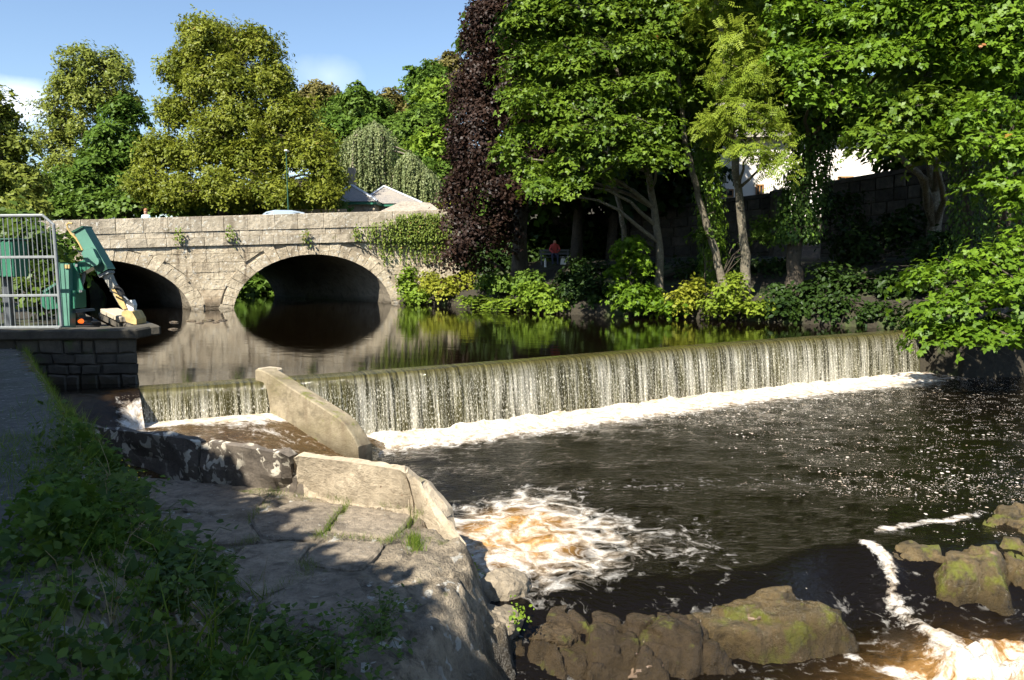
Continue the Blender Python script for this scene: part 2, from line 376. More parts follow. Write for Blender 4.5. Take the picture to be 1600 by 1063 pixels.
ground = big('ground', np.stack([GX, GY, GZ], -1).reshape(-1, 3), grid_faces(len(gx), len(gy)), M_ground, smooth=True)
tag(ground, kind='structure')
def gz(x, y): return float(terrain_h(np.array([float(x)]), np.array([float(y)]))[0])

# ------------------------------------------------------------------ near left: path and rocky bank
PATH_EDGE = [(-10.2, 15.2), (-9.2, 14.68), (-4.78, 8.2), (-3.65, 6.3), (-2.75, 4.6), (-2.1, 3.0), (-1.6, 1.0), (-1.2, -3), (-1.2, -14)]
ROCK_EDGE = [(-9.2, 13.2), (-5.5, 11.2), (-2.6, 10.2), (-1.5, 9.15), (-0.98, 8.75), (-0.52, 8.05), (-0.36, 7.5), (-0.40, 6.9), (-0.62, 6.2), (-0.80, 5.5), (-0.85, 4.6), (-0.6, 3.0), (0.0, 1.0), (0.4, -3), (0.4, -14)]
lx = axis([(-15, -7, 0.25), (-7, -4.5, 0.12), (-4.5, 0.8, 0.045)]); ly = axis([(-14, 2, 0.4), (2, 11.6, 0.045), (11.6, 15.3, 0.15)])
LX, LY = np.meshgrid(lx, ly, indexing='ij')
def sd(x, y, P, far):
    """signed distance, positive on the right-hand side of a polyline running towards the camera"""
    d = dist_line(x, y, P); return np.where(in_poly(x, y, P + far), -d, d)
def bank_h(x, y):
    dp = sd(x, y, PATH_EDGE, [(-30, -14), (-30, 15.2)]); dr = sd(x, y, ROCK_EDGE, [(-30, -14), (-30, 13.2)])
    n1 = fbm(x * 0.9, y * 0.9, 21, 5); n2 = fbm(x * 4.5, y * 4.5, 27, 4); n3 = fbm(x * 2.2 + 9, y * 2.2, 33, 4)
    w = np.interp(y, [2, 5, 8, 9, 12], [1.3, 1.5, 0.9, 0.45, 0.2])
    z = 0.70 - 1.33 * sstep(0.0, w, dp)
    z += (0.03 * n2 + 0.022 * fbm(x * 13, y * 13, 29, 3) - 0.05 * np.maximum(0, 0.07 - np.abs(fbm(x * 1.7, y * 1.7, 37, 3))) / 0.07) * sstep(-0.2, 0.5, dp) + 0.015 * n1
    rough = sstep(-0.5, 0.1, dr)
    dr2 = dr + 0.14 * n3 + 0.05 * n2
    drop = 0.10 * sstep(-0.6, -0.05, dr2) + 0.60 * sstep(-0.10, 0.22, dr2) + 1.5 * sstep(0.18, 0.75, dr2)
    ridg = (0.20 * (0.4 - np.abs(fbm(x * 2.6, y * 2.6, 41, 4))) + 0.10 * (0.3 - np.abs(fbm(x * 7.5, y * 5.0, 47, 4)))) * rough
    return z - drop * sstep(0.15, 0.6, dp) + ridg * sstep(0.1, 0.5, dp)
LZ = bank_h(LX, LY)
def bz(x, y): return float(bank_h(np.array([float(x)]), np.array([float(y)]))[0])
LV = np.stack([LX, LY, LZ], -1).reshape(-1, 3); LF = grid_faces(len(lx), len(ly))
dpf = sd(LX, LY, PATH_EDGE, [(-30, -14), (-30, 15.2)]).reshape(-1)
fm = dpf[LF].max(1) <= 0.02
def submesh(name, V, Fq, mat):
    u, inv = np.unique(Fq, return_inverse=True); return big(name, V[u], inv.reshape(Fq.shape), mat, smooth=True)
path = tag(submesh('path', LV, LF[fm], M_asphalt), kind='structure')
rock_bank = tag(submesh('rock_bank', LV, LF[~fm], M_rock), kind='structure')

# ================================================================== WATER
def pond_mat():
    t = NT('still_river_water'); p = t.pos((1, 1, 1), 0.45)
    mp = t.n('Mapping', {'Vector': p, 'Scale': (0.7, 1.5, 1)}).outputs[0]
    h = t.math('ADD', t.noise(mp, 1.5, 3, 0.5), t.math('MULTIPLY', t.noise(mp, 9, 3, 0.6), 0.22))
    return t.done(t.princ(Base_Color=(0.0030, 0.0020, 0.0010), Roughness=0.015, IOR=1.33, Normal=t.bump(h, 0.45, 0.008)))
M_pond = pond_mat()

def catmull(P, n):
    P = [np.array(p, float) for p in P]; P = [2 * P[0] - P[1]] + P + [2 * P[-1] - P[-2]]; out = []
    for i in range(1, len(P) - 2):
        for k in range(n):
            t = k / n; a, b, c, d = P[i - 1], P[i], P[i + 1], P[i + 2]
            out.append(0.5 * ((2 * b) + (c - a) * t + (2 * a - 5 * b + 4 * c - d) * t * t + (3 * b - a - 3 * c + d) * t ** 3))
    out.append(P[-2]); return np.array(out)
Wc = catmull(WEIR, 40)
seg = np.linalg.norm(np.diff(Wc, axis=0), axis=1); Wl = np.concatenate([[0], np.cumsum(seg)])
def weir_at(s):
    x = np.interp(s, Wl, Wc[:, 0]); y = np.interp(s, Wl, Wc[:, 1])
    x1 = np.interp(s + 0.15, Wl, Wc[:, 0]) - np.interp(s - 0.15, Wl, Wc[:, 0]); y1 = np.interp(s + 0.15, Wl, Wc[:, 1]) - np.interp(s - 0.15, Wl, Wc[:, 1])
    L = np.hypot(x1, y1); return x, y, y1 / L, -x1 / L          # point, downstream normal
WLEN = Wl[-1]
ss = np.linspace(0, WLEN, 60); wx, wy, nx, ny = weir_at(ss)
crest = [(x - a * 0.45, y - b * 0.45) for x, y, a, b in zip(wx, wy, nx, ny)]
pond_poly = crest + [(14.5, 27), (14, 34), (6, 45), (-4, 52), (-10, 70), (-45, 70), (-45, 40), (-14, 14.9), (-10, 12.9)]
river_upper = mk('river_upper', [(x, y, 0.0) for x, y in pond_poly], [list(range(len(pond_poly)))], M_pond); tag(river_upper, kind='structure')

def churn_mat():
    t = NT('churning_river_water'); P = t.pos()
    foam, lace, fleck, amber = (t.attr(a) for a in ('foam', 'lace', 'fleck', 'amber'))
    wv = t.n('TexNoise', {'Vector': P, 'Scale': 1.7, 'Detail': 3}).outputs['Color']
    Pd = t.n('VectorMath', {0: P, 1: t.n('VectorMath', {0: wv, 'Scale': 0.9}, operation='SCALE').outputs[0]}, operation='ADD').outputs[0]
    n1 = t.noise(Pd, 5.5, 6, 0.65); n2 = t.noise(P, 26, 4, 0.7)
    solid = t.ramp(t.math('ADD', foam, t.math('ADD', t.math('MULTIPLY', t.math('SUBTRACT', n1, 0.5), 1.5), t.math('MULTIPLY', t.math('SUBTRACT', n2, 0.5), 0.6))), 0.42, 0.85)
    e1 = t.vor(Pd, 2.1, 'DISTANCE_TO_EDGE'); e2 = t.vor(Pd, 6.5, 'DISTANCE_TO_EDGE')
    l1 = t.math('SUBTRACT', 1.0, t.ramp(e1, 0.01, 0.24)); l2 = t.math('MULTIPLY', t.math('SUBTRACT', 1.0, t.ramp(e2, 0.01, 0.14)), 0.35)
    lines = t.math('MULTIPLY', t.math('MAXIMUM', l1, l2), t.ramp(t.math('ADD', lace, t.math('MULTIPLY', t.math('SUBTRACT', n1, 0.5), 1.6)), 0.35, 0.85))
    lines = t.math('MULTIPLY', lines, t.ramp(n2, 0.10, 0.5))
    Pf = t.n('Mapping', {'Vector': P, 'Scale': (1, 1.0, 1)}).outputs[0]
    v = t.vor(Pf, 9.0); vc = t.n('SeparateColor', {0: t.n('TexVoronoi', {'Vector': Pf, 'Scale': 9.0}).outputs['Color']}).outputs[0]
    spot = t.math('MULTIPLY', t.math('LESS_THAN', v, t.math('MULTIPLY', vc, 0.30)), t.math('LESS_THAN', t.math('ADD', t.noise(P, 1.6, 4, 0.7), t.math('MULTIPLY', vc, 0.10)), t.math('ADD', 0.22, t.math('MULTIPLY', fleck, 0.36))))
    v2 = t.vor(Pf, 27.0); s2 = t.math('MULTIPLY', t.math('LESS_THAN', v2, 0.24), t.math('LESS_THAN', t.noise(P, 3.1, 4, 0.7), t.math('ADD', 0.24, t.math('MULTIPLY', fleck, 0.25))))
    white = t.math('MAXIMUM', t.math('MAXIMUM', solid, lines), t.math('MAXIMUM', spot, s2))
    body = t.mix(t.math('MULTIPLY', amber, t.ramp(n1, 0.2, 0.6)), (0.0035, 0.0024, 0.0012), (0.50, 0.27, 0.085))
    hb = t.math('ADD', t.noise(t.n('Mapping', {'Vector': P, 'Rotation': (0, 0, 0.3), 'Scale': (0.8, 1.7, 1)}).outputs[0], 7.5, 4, 0.62), t.math('MULTIPLY', n2, 0.25))
    water = t.princ(Base_Color=body, Roughness=0.06, IOR=1.33, Normal=t.bump(hb, 0.65, 0.045))
    fo = t.princ(Base_Color=t.mix(t.ramp(n1, 0.35, 0.6), (0.52, 0.39, 0.25), (0.74, 0.71, 0.66)), Roughness=0.7, Normal=t.bump(t.math('ADD', n1, t.math('MULTIPLY', n2, 0.5)), 0.9, 0.10))
    return t.done(t.n('MixShader', {0: white, 1: water, 2: fo}).outputs[0])
M_churn = churn_mat()

qx = axis([(-5.5, 6.5, 0.06), (6.5, 14, 0.09), (14, 40, 0.5)]); qy = axis([(3.2, 11, 0.05), (11, 17, 0.08), (17, 27, 0.16)])
QX, QY = np.meshgrid(qx, qy, indexing='ij')
dW = dist_line(QX, QY, [(x + a * 0.3, y + b * 0.3) for x, y, a, b in zip(wx, wy, nx, ny) if x > -3.2])
BOIL = (0.08, 9.85)
dB = np.hypot((QX - BOIL[0]) / 1.12, (QY - BOIL[1]) / 1.55)
sill = 7.95 + 0.23 * QX + 0.35 * np.exp(-((QX - 4.0) / 0.8) ** 2)
drop = 0.50 * sstep(0.25, -1.15, QY - sill)
tongue = np.exp(-((QX - 3.75 + 0.25 * (QY - 8.5)) / 0.55) ** 2)
n_a = fbm(QX * 0.9 + QY * 0.25, QY * 1.7, 51, 4); n_b = fbm(QX * 3.1, QY * 4.6, 55, 4)
# foam density by where the water is churned
foam = 1.02 * (1 - sstep(0.45, 2.3 + 0.9 * n_a, dW)) * (1 - sstep(11.6, 13.8, QX)) 
foam += 0.27 * (1 - sstep(0.35, 1.05, dB)) * (0.8 + 0.5 * n_b) + 0.25 * np.exp(-((dB - .85) / .18) ** 2)
low = sstep(0.1, -0.6, QY - sill)
splash = np.exp(-(((QX - 4.75) / 0.85) ** 2 + ((QY - 7.15) / 0.55) ** 2))
splash2 = np.exp(-(((QX - 5.3) / 0.9) ** 2 + ((QY - 6.6) / 0.5) ** 2))
edgeL = np.exp(-((QX - (3.35 + (7.7 - QY) * 0.9)) / 0.13) ** 2) * (QY < 7.8) * (QY > 6.9)
edgeR = np.exp(-((QX - (4.42 + 0.06 * np.sin(QY * 5))) / (0.10 + 0.10 * sstep(9.5, 7.6, QY))) ** 2) * sstep(9.8, 9.3, QY) * (QY > 7.0)
foam += 0.78 * splash + 0.5 * splash2 + (0.75 * edgeL + 0.85 * edgeR) * np.clip(0.80 + 0.9 * fbm(QX * 4, QY * 2.2, 83, 3), 0, 1.15)
rl = [tuple(onz(*q, -1.28)[:2]) for q in ((1352, 850), (1375, 828), (1420, 818), (1480, 815), (1530, 800))]; rim = np.exp(-(dist_line(QX, QY, rl) / 0.13) ** 2); foam += 0.8 * rim * np.clip(0.6 + 1.3 * fbm(QX * 3, QY * 3, 85, 3), 0, 1)
foam += 0.6 * np.exp(-(((QX - 1.3) / 0.8) ** 2 + ((QY - 6.95) / 0.25) ** 2))
lace = 0.80 * (1 - sstep(0.7, 1.6, dB)) + 0.46 * np.exp(-(((QX - 1.9) / 1.1) ** 2 + ((QY - 9.6) / 1.2) ** 2)) + 0.30 * np.exp(-((QY - 11.8 - 0.1 * QX) / 0.5) ** 2) * (QX > 0) * (QX < 5) + 0.5 * (1 - sstep(0.8, 2.4, dW)) + 0.25 * low
fleck = 0.14 + 0.75 * sstep(2.0, 7.5, QX + 0.30 * (QY - 10)) * (1 - 0.3 * sstep(19, 24, QY)) + 0.35 * (1 - sstep(1.0, 3.5, dW)) + 0.38 * np.exp(-((QY - 11.9) / 0.6) ** 2)
fleck *= (1 - 0.8 * low) * (1 - 0.85 * np.exp(-(((QX - 3.2) / 1.4) ** 2 + ((QY - 9.6) / 1.4) ** 2)))
amber = 0.85 * (1 - sstep(0.3, 0.95, dB)) + 0.25 * (1 - sstep(0.3, 1.6, dW)) + 0.9 * splash + 0.8 * np.exp(-(((QX - 4.6) / 1.3) ** 2 + ((QY - 6.6) / 0.5) ** 2)) 
calm = 1 - 0.7 * np.exp(-(((QX - 3.4) / 1.1) ** 2 + ((QY - 8.6) / 1.2) ** 2))
QZ = -1.28 + (0.035 * n_a + 0.016 * n_b) * calm + 0.10 * (1 - sstep(0.1, 0.9, dW)) * (0.6 + n_b) + 0.06 * (1 - sstep(0.2, 1.0, dB)) * (0.5 + n_b * 1.2)
QZ = QZ - drop + 0.30 * splash * (0.6 + 1.3 * n_b) - 0.10 * tongue * sstep(0.3, -0.3, QY - sill) * sstep(-1.4, -0.6, QY - sill) + 0.10 * edgeR * (0.5 + n_b)
river_lower = big('river_lower', np.stack([QX, QY, QZ], -1).reshape(-1, 3), grid_faces(len(qx), len(qy)), M_churn, smooth=True,
                  attrs={'foam': foam.ravel(), 'lace': lace.ravel(), 'fleck': fleck.ravel(), 'amber': np.clip(amber, 0, 1).ravel()})
tag(river_lower, kind='structure')
far = MB(); far.add([(40, -40, -1.3), (95, -40, -1.3), (95, 27, -1.3), (40, 27, -1.3)], [(0, 1, 2, 3)])
far.add([(-1, -40, -1.80), (40, -40, -1.80), (40, 3.2, -1.80), (-1, 3.2, -1.80)], [(0, 1, 2, 3)])
tag(far.build('river_reach', M_pond), kind='structure')

# side pool between the weir, the divider and the lichen wall
sx_ = np.linspace(-8.2, -1.2, 110); sy_ = np.linspace(9.0, 15.1, 100); SX, SY = np.meshgrid(sx_, sy_, indexing='ij')
out_ = sstep(-0.1, 0.5, (SX + 2.75) - (14.1 - SY) * 0.06)
dWs = dist_line(SX, SY, [(-7.2, 13.65), (-4.64, 14.75)])
dCh = np.hypot(SX + 6.9, SY - 12.6)
sfoam = 1.1 * (1 - sstep(0.1, 0.75 + 0.3 * fbm(SX, SY, 5), dWs)) + 0.25 * out_ + 0.9 * (1 - sstep(0.3, 1.4, dCh)) + 0.55 * np.exp(-(((SX + 4.6) / 1.3) ** 2 + ((SY - 13.7) / 0.55) ** 2))
n_s = fbm(SX * 2.2, SY * 3.0, 61)
SZ = -0.60 - 0.60 * sstep(-5.0, -2.6, SX + 0.10 * (14 - SY)) - 0.12 * out_ + 0.02 * n_s + 0.10 * (1 - sstep(0.2, 1.2, dCh)) * (0.5 + n_s)
side_pool = big('side_pool', np.stack([SX, SY, SZ], -1).reshape(-1, 3), grid_faces(110, 100), M_churn, smooth=True,
                attrs={'foam': sfoam.ravel(), 'lace': 0.3 + 0 * SX.ravel(), 'fleck': 0.1 + 0 * SX.ravel(), 'amber': np.full(SX.size, 0.16)})
tag(side_pool, kind='structure')

# ================================================================== WEIR
weir = empty('weir', (2.5, 18.8, -1.3), 'long straight river weir with a curtain of falling water', 'weir')
def curtain_mat():
    t = NT('falling_water'); sdist = t.attr('run'); fall = t.attr('fall')
    v = t.n('CombineXYZ', {0: sdist, 1: fall, 2: 0.0}).outputs[0]
    a = t.noise(t.n('Mapping', {'Vector': v, 'Scale': (15.0, 0.7, 1)}).outputs[0], 1.0, 3, 0.55, 0.3)
    b = t.noise(t.n('Mapping', {'Vector': v, 'Scale': (55.0, 2.2, 1)}).outputs[0], 1.0, 4, 0.65, 0.5)
    d = t.noise(t.n('Mapping', {'Vector': v, 'Scale': (60.0, 20.0, 1)}).outputs[0], 1.0, 3, 0.75)
    big_ = t.noise(t.n('Mapping', {'Vector': v, 'Scale': (1.9, 0.3, 1)}).outputs[0], 1.0, 3)
    st = t.math('ADD', t.math('MULTIPLY', a, 0.55), t.math('MULTIPLY', b, 0.45))
    st = t.math('ADD', st, t.math('MULTIPLY', t.math('SUBTRACT', big_, 0.5), 0.55))
    # thin glassy film at the lip, breaking into strands and drops lower down
    strand = t.math('MULTIPLY', t.ramp(st, 0.46, 0.60), t.ramp(fall, 0.015, 0.30))
    drops = t.math('MULTIPLY', t.ramp(t.math('ADD', d, t.math('MULTIPLY', st, 0.35)), 0.68, 0.82), t.ramp(fall, 0.03, 0.35))
    white = t.math('MAXIMUM', t.math('MULTIPLY', strand, 0.38), drops)
    film = t.princ(Base_Color=t.mix(t.ramp(a, 0.35, 0.65), (0.018, 0.016, 0.006), (0.095, 0.085, 0.028)), Roughness=0.06, IOR=1.33, Normal=t.bump(t.math('ADD', b, d), 0.55, 0.02))
    cl = t.n('BsdfTransparent', {0: (0.9, 0.88, 0.75, 1)}).outputs[0]
    film = t.n('MixShader', {0: t.math('MULTIPLY', t.ramp(st, 0.56, 0.40), t.ramp(fall, 0.1, 0.35)), 1: film, 2: cl}).outputs[0]
    wh = t.princ(Base_Color=(0.80, 0.77, 0.66), Roughness=0.25, IOR=1.33, Normal=t.bump(t.math('ADD', b, d), 0.8, 0.02))
    return t.done(t.n('MixShader', {0: white, 1: film, 2: wh}).outputs[0])
M_curtain = curtain_mat()
prof = np.array([(-0.45, 0.0), (-0.36, -0.001), (-0.27, -0.004), (-0.19, -0.010), (-0.12, -0.020), (-0.06, -0.034), (0.0, -0.055), (0.05, -0.085), (0.09, -0.13), (0.12, -0.185), (0.145, -0.26), (0.165, -0.35), (0.185, -0.45), (0.203, -0.56), (0.22, -0.68), (0.237, -0.80), (0.252, -0.92), (0.267, -1.04), (0.28, -1.16), (0.29, -1.25), (0.298, -1.34)])
prof[:, 0] = np.where(prof[:, 0] < 0, prof[:, 0], prof[:, 0] * 0.72); prof[:, 1] = np.where(prof[:, 0] < 0.001, prof[:, 1] * 0.55, prof[:, 1])
s0 = float(Wl[np.argmin(np.abs(Wc[:, 0] + 6.95))]); ns = 1500
cs = np.linspace(s0, WLEN - 0.15, ns); cxx, cyy, cnx, cny = weir_at(cs)
U = prof[:, 0][None, :] + np.zeros((ns, 1)); Zp = prof[:, 1][None, :] + np.zeros((ns, 1))
fallv = np.clip(-Zp / 1.25, 0, 1)
strandn = fbm(cs[:, None] * 7 + 0 * U, Zp * 0.8 + 3, 71, 4) * 0.035 + fbm(cs[:, None] * 22 + 0 * U, Zp * 1.6 + 8, 75, 3) * 0.016
U = U + strandn * sstep(0.03, 0.25, fallv)
Zp = Zp + (0.010 * fbm(cs[:, None] * 1.4, U * 0.9, 77, 3)) * sstep(0.45, 0.2, np.abs(U)) * (U < 0.05)
CV = np.stack([cxx[:, None] + cnx[:, None] * U, cyy[:, None] + cny[:, None] * U, Zp], -1).reshape(-1, 3)
cur = big('water_curtain', CV, grid_faces(ns, len(prof)), M_curtain, weir, True, {'run': (cs[:, None] + 0 * U).ravel(), 'fall': fallv.ravel()})
wp = [(-0.9, -0.10), (-0.15, -0.05), (0.0, -0.10), (0.08, -0.25), (0.14, -0.8), (0.20, -2.0), (-0.9, -2.0)]
ws2 = np.linspace(s0 - 0.1, WLEN + 0.3, 60); ax_, ay_, anx, any_ = weir_at(ws2)
WV = [(x + a * u, y + b * u, z) for x, y, a, b in zip(ax_, ay_, anx, any_) for u, z in wp]; k = len(wp)
WF = [[i * k + j, (i + 1) * k + j, (i + 1) * k + (j + 1) % k, i * k + (j + 1) % k] for i in range(59) for j in range(k)] + [list(range(k)), [59 * k + j for j in range(k)][::-1]]
mk('weir_wall', WV, WF, M_moss_wall, weir)

# smooth sluice chute at the left end of the weir
nu, nv = 50, 40; cv = []
for i in range(nu):
    s = -0.1 + (s0 + 0.25) * i / (nu - 1); x, y, a, b = [float(q) for q in weir_at(np.array(max(s, 0)))]
    for j in range(nv):
        u = -0.45 + 2.6 * j / (nv - 1); q = max(0, u + 0.1) / 2.1
        z = -0.80 * (q * q * (3 - 2 * min(q, 1)) if q < 1 else 1) + 0.03 * math.sin(s * 5 + u * 2) * q
        cv.append((x + a * u * 0.85 + 0.25 * q, y + b * u * 0.85, z + 0.004 - 0.004))
cv = np.array(cv); ci = np.repeat(np.arange(nu) / (nu - 1), nv); cj = np.tile(np.arange(nv) / (nv - 1), nu)
cv[:, 2] += 0.05 * fbm(cv[:, 0] * 3, cv[:, 1] * 3, 93, 3) * sstep(0.2, 0.6, cj) - 0.25 * sstep(0.78, 1.0, ci + 0.10 * fbm(cv[:, 1] * 4, cv[:, 0] * 4, 95, 3)) * sstep(0.15, 0.4, cj)
chute = big('chute_water', cv, grid_faces(nu, nv), M_churn, weir, True, {'foam': 0.95 * sstep(0.66, 0.95, ci) * sstep(0.1, 0.4, cj) + 0.6 * sstep(0.75, 1, cj), 'lace': 0.2 * cj, 'fleck': 0 * ci, 'amber': 0.1 * cj})

# divider wall
divider = empty('divider_wall', (-3.8, 14.6, -1.3), 'slanting mossy concrete divider wall running down from the weir crest', 'wall')
U0, U1 = Vector((-4.92, 15.22, 0)), Vector((-2.62, 13.55, 0)); ax = (U1 - U0); dl = ax.length; ax.normalize(); pr_ = Vector((-ax.y, ax.x, 0))
topz = [(0, 0.20), (0.06, 0.21), (0.12, 0.17), (0.45, -0.14), (0.80, -0.47), (0.88, -0.58), (0.96, -0.80), (1.0, -0.95), (1.02, -1.9)]
V = []
for t_, z_ in topz:
    for off, dz in ((-0.16, -0.02), (-0.135, 0.0), (0.135, 0.0), (0.16, -0.02)):
        p = U0 + ax * (dl * t_) + pr_ * off; V.append((p.x, p.y, z_ + dz))
m = len(topz)
for side, o_ in ((0, -0.16), (3, 0.16)):
    for t_, z_ in topz:
        p = U0 + ax * (dl * t_) + pr_ * o_ * 1.12; V.append((p.x, p.y, -1.9))
Fd = [[i * 4 + j, i * 4 + j + 1, (i + 1) * 4 + j + 1, (i + 1) * 4 + j] for i in range(m - 1) for j in range(3)]
Fd += [[i * 4, (i + 1) * 4, 4 * m + i + 1, 4 * m + i] for i in range(m - 1)] + [[i * 4 + 3, 5 * m + i, 5 * m + i + 1, (i + 1) * 4 + 3] for i in range(m - 1)]
Fd += [[0, 4 * m, 5 * m, 3, 2, 1]]
mk('wall_body', V, Fd, M_divider, divider)
MB().cbox(U0 + Vector((0.10, 0.17, -0.06)), (0.42, 0.34, 0.5), 0.03, math.atan2(ax.y, ax.x)).build('end_block', M_conc, divider)

# lichen-spotted wall along the side pool and its newer concrete end
lw = empty('low_wall', (-3.0, 9.8, -0.6), 'low stone wall spotted with pale lichen along the side pool, ending in a pale concrete block', 'wall')
topP = [(95, 655, -.06), (200, 671, -.06), (316, 685, -.06), (463, 708, -.06), (566, 720, -.06), (634, 731, -.06), (662, 752, -.22), (700, 800, -.52)]
botP = [(95, 715, -.63), (202, 729, -.63), (316, 752, -.63), (463, 766, -.63), (540, 784, -.63), (650, 798, -.63), (690, 825, -.68), (728, 850, -.80)]
TP = [onz(*q) for q in topP]; BP = [onz(*q) for q in botP]
def wall_piece(i0, i1, name, mat, bulge, sub=14, seed=0):
    V = []; 
    for k in range(sub + 1):
        f = k / sub * (i1 - i0) + i0; i = min(int(f), len(TP) - 2); f -= i
        T = TP[i].lerp(TP[i + 1], f); B = BP[i].lerp(BP[i + 1], f); d = (B - T); d.z = 0
        back = (TP[min(i + 1, len(TP) - 1)] - TP[i]); back = Vector((-back.y, back.x, 0)).normalized()
        endr = 0.035 * (1 if k in (0, sub) else 0)
        nz = lambda j: float(fbm(np.array(k * 0.45 + seed * 9.1), np.array(j * 0.8 + seed), 90 + seed, 3)) * bulge
        V += [tuple(T + back * 0.16 + Vector((0, 0, -1.1))), tuple(T + back * (0.14 - endr) + Vector((0, 0, -0.05 - endr + nz(1)))), tuple(T + back * 0.05 + Vector((0, 0, 0.0 - endr + nz(2)))),
              tuple(T - back * (0.05 + nz(3)) + Vector((0, 0, -0.02 - endr + nz(3) * 0.5))), tuple(T.lerp(B, 0.3) - back * (0.05 - endr + nz(4))), tuple(T.lerp(B, 0.65) - back * (0.05 - endr + nz(5))), tuple(B - back * (0.03 - endr)), tuple(B + Vector((0, 0, -0.4)))]
    k = 8; Fc = [[i * k + j, i * k + j + 1, (i + 1) * k + j + 1, (i + 1) * k + j] for i in range(sub) for j in range(k - 1)]
    Fc += [list(range(k))[::-1], [sub * k + j for j in range(k)]]
    return mk(name, V, Fc, mat, lw, False)
wall_piece(0.0, 1.97, 'stone', M_lichen, 0.10, 14, 1); wall_piece(2.0, 2.985, 'stone', M_lichen, 0.09, 12, 2)
wall_piece(3.0, 5.0, 'concrete_block', M_conc, 0.03, 24, 4); wall_piece(5.0, 7.0, 'sloping_end', M_conc, 0.03, 16, 6)
# ================================================================== BRIDGE
BA = Vector((-16.87, 37.47, 0)); BU = Vector((0.9217, 0.388, 0)).normalized(); BN = Vector((BU.y, -BU.x, 0))   # BN faces the camera
def B(s, z, t=0.0): return BA + BU * s - BN * t + Vector((0, 0, z))      # t goes into the bridge
bridge = empty('stone_bridge', B(4.0, 0, 4), 'two-arched stone road bridge of pale coursed blocks across the river', 'bridge')
S0, S1, BT = -10.5, 15.2, 13.0
def z_top(s): return 4.40 + 0.0425 * s
def z_str(s): return 3.00 + 0.026 * s
ARCH = []
for sc, a, zc in ((-2.62, 4.0, 2.42), (7.33, 4.0, 2.62)):
    zc0 = -0.4; b = zc - zc0; ARCH.append((sc, a / math.sqrt(1 - (zc0 / b) ** 2), b, zc0))
RING = 0.68
def arch_z(s, ex=0.0):
    for sc, a, b, z0 in ARCH:
        if abs(s - sc) < a + ex: 
            z = z0 + (b + ex) * math.sqrt(1 - ((s - sc) / (a + ex)) ** 2)
            return z
    return -9.0
# spandrel core with the two openings, and the barrels behind them
nodes = [S0]
for sc, a, b, z0 in ARCH:
    nodes += [sc - a * math.cos(w) for w in np.linspace(0.0, math.pi, 48)]
nodes += [S1]; nodes = sorted(nodes + [0.95, 2.1, 12.5, 13.8, -8.5])
V = []; Fc = []
for i, s in enumerate(nodes):
    zb = max(arch_z(min(max(s, S0), S1)), -0.8); V += [tuple(B(s, zb, 0.06)), tuple(B(s, z_str(s), 0.06)), tuple(B(s - 0.36 * BT, zb, BT)), tuple(B(s - 0.36 * BT, z_str(s), BT))]
for i in range(len(nodes) - 1):
    Fc += [[4 * i, 4 * i + 4, 4 * i + 5, 4 * i + 1], [4 * i + 2, 4 * i + 3, 4 * i + 7, 4 * i + 6]]
mk('spandrel_wall', V, Fc, M_mortar, bridge)
for sc, a, b, z0 in ARCH:
    V = []; ws_ = np.linspace(-0.12, math.pi + 0.12, 40); ts = np.linspace(0.03, BT, 24)
    for w in ws_:
        for t_ in ts:
            j = 0.05 * float(fbm(np.array(w * 9), np.array(t_ * 2.5), 101, 3)) * (1 if t_ > 0.2 else 0)
            V.append(tuple(B(sc - (a + j) * math.cos(w) - 0.36 * t_, z0 + (b + j) * math.sin(w), t_)))
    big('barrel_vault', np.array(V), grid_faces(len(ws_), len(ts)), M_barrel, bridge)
# roadway and rear parapet
MB().add([B(S0, z_str(S0) + 0.30, 0.3), B(S1, z_str(S1) + 0.3, 0.3), B(S1, z_str(S1) + 0.3, BT - 0.3), B(S0, z_str(S0) + 0.3, BT - 0.3)], [(0, 1, 2, 3)]).build('roadway', M_asphalt, bridge)
for t0_, t1_, nm in ((0.10, 0.42, 'parapet_core'), (BT - 0.45, BT - 0.02, 'rear_parapet')):
    q = [B(S0, z_str(S0) - 0.02, t0_), B(S1, z_str(S1) - 0.02, t0_), B(S1, z_top(S1) - 0.02, t0_), B(S0, z_top(S0) - 0.02, t0_)]
    MB().prism(q, -BN * (t1_ - t0_)).build(nm, M_mortar, bridge)
# voussoirs
for sc, a, b, z0 in ARCH:
    n = 25; w0 = math.asin(min(1, (0.4 - 0.25) / b)); ws_ = np.linspace(w0, math.pi - w0, n + 1)
    for i in range(n):
        g = 0.0025; wa, wb = ws_[i] + g, ws_[i + 1] - g; ex = RING * random.uniform(0.70, 1.15)
        q = []
        for w, e in ((wa, 0.0), (wb, 0.0), (wb, ex), ((wa + wb) / 2, ex), (wa, ex)):
            q.append(B(sc - (a + e) * math.cos(w), z0 + (b + e) * math.sin(w), 0.06))
        MB().stone(q, BN, random.uniform(0.058, 0.082), 0.012).build('voussoir', M_bridge, bridge)
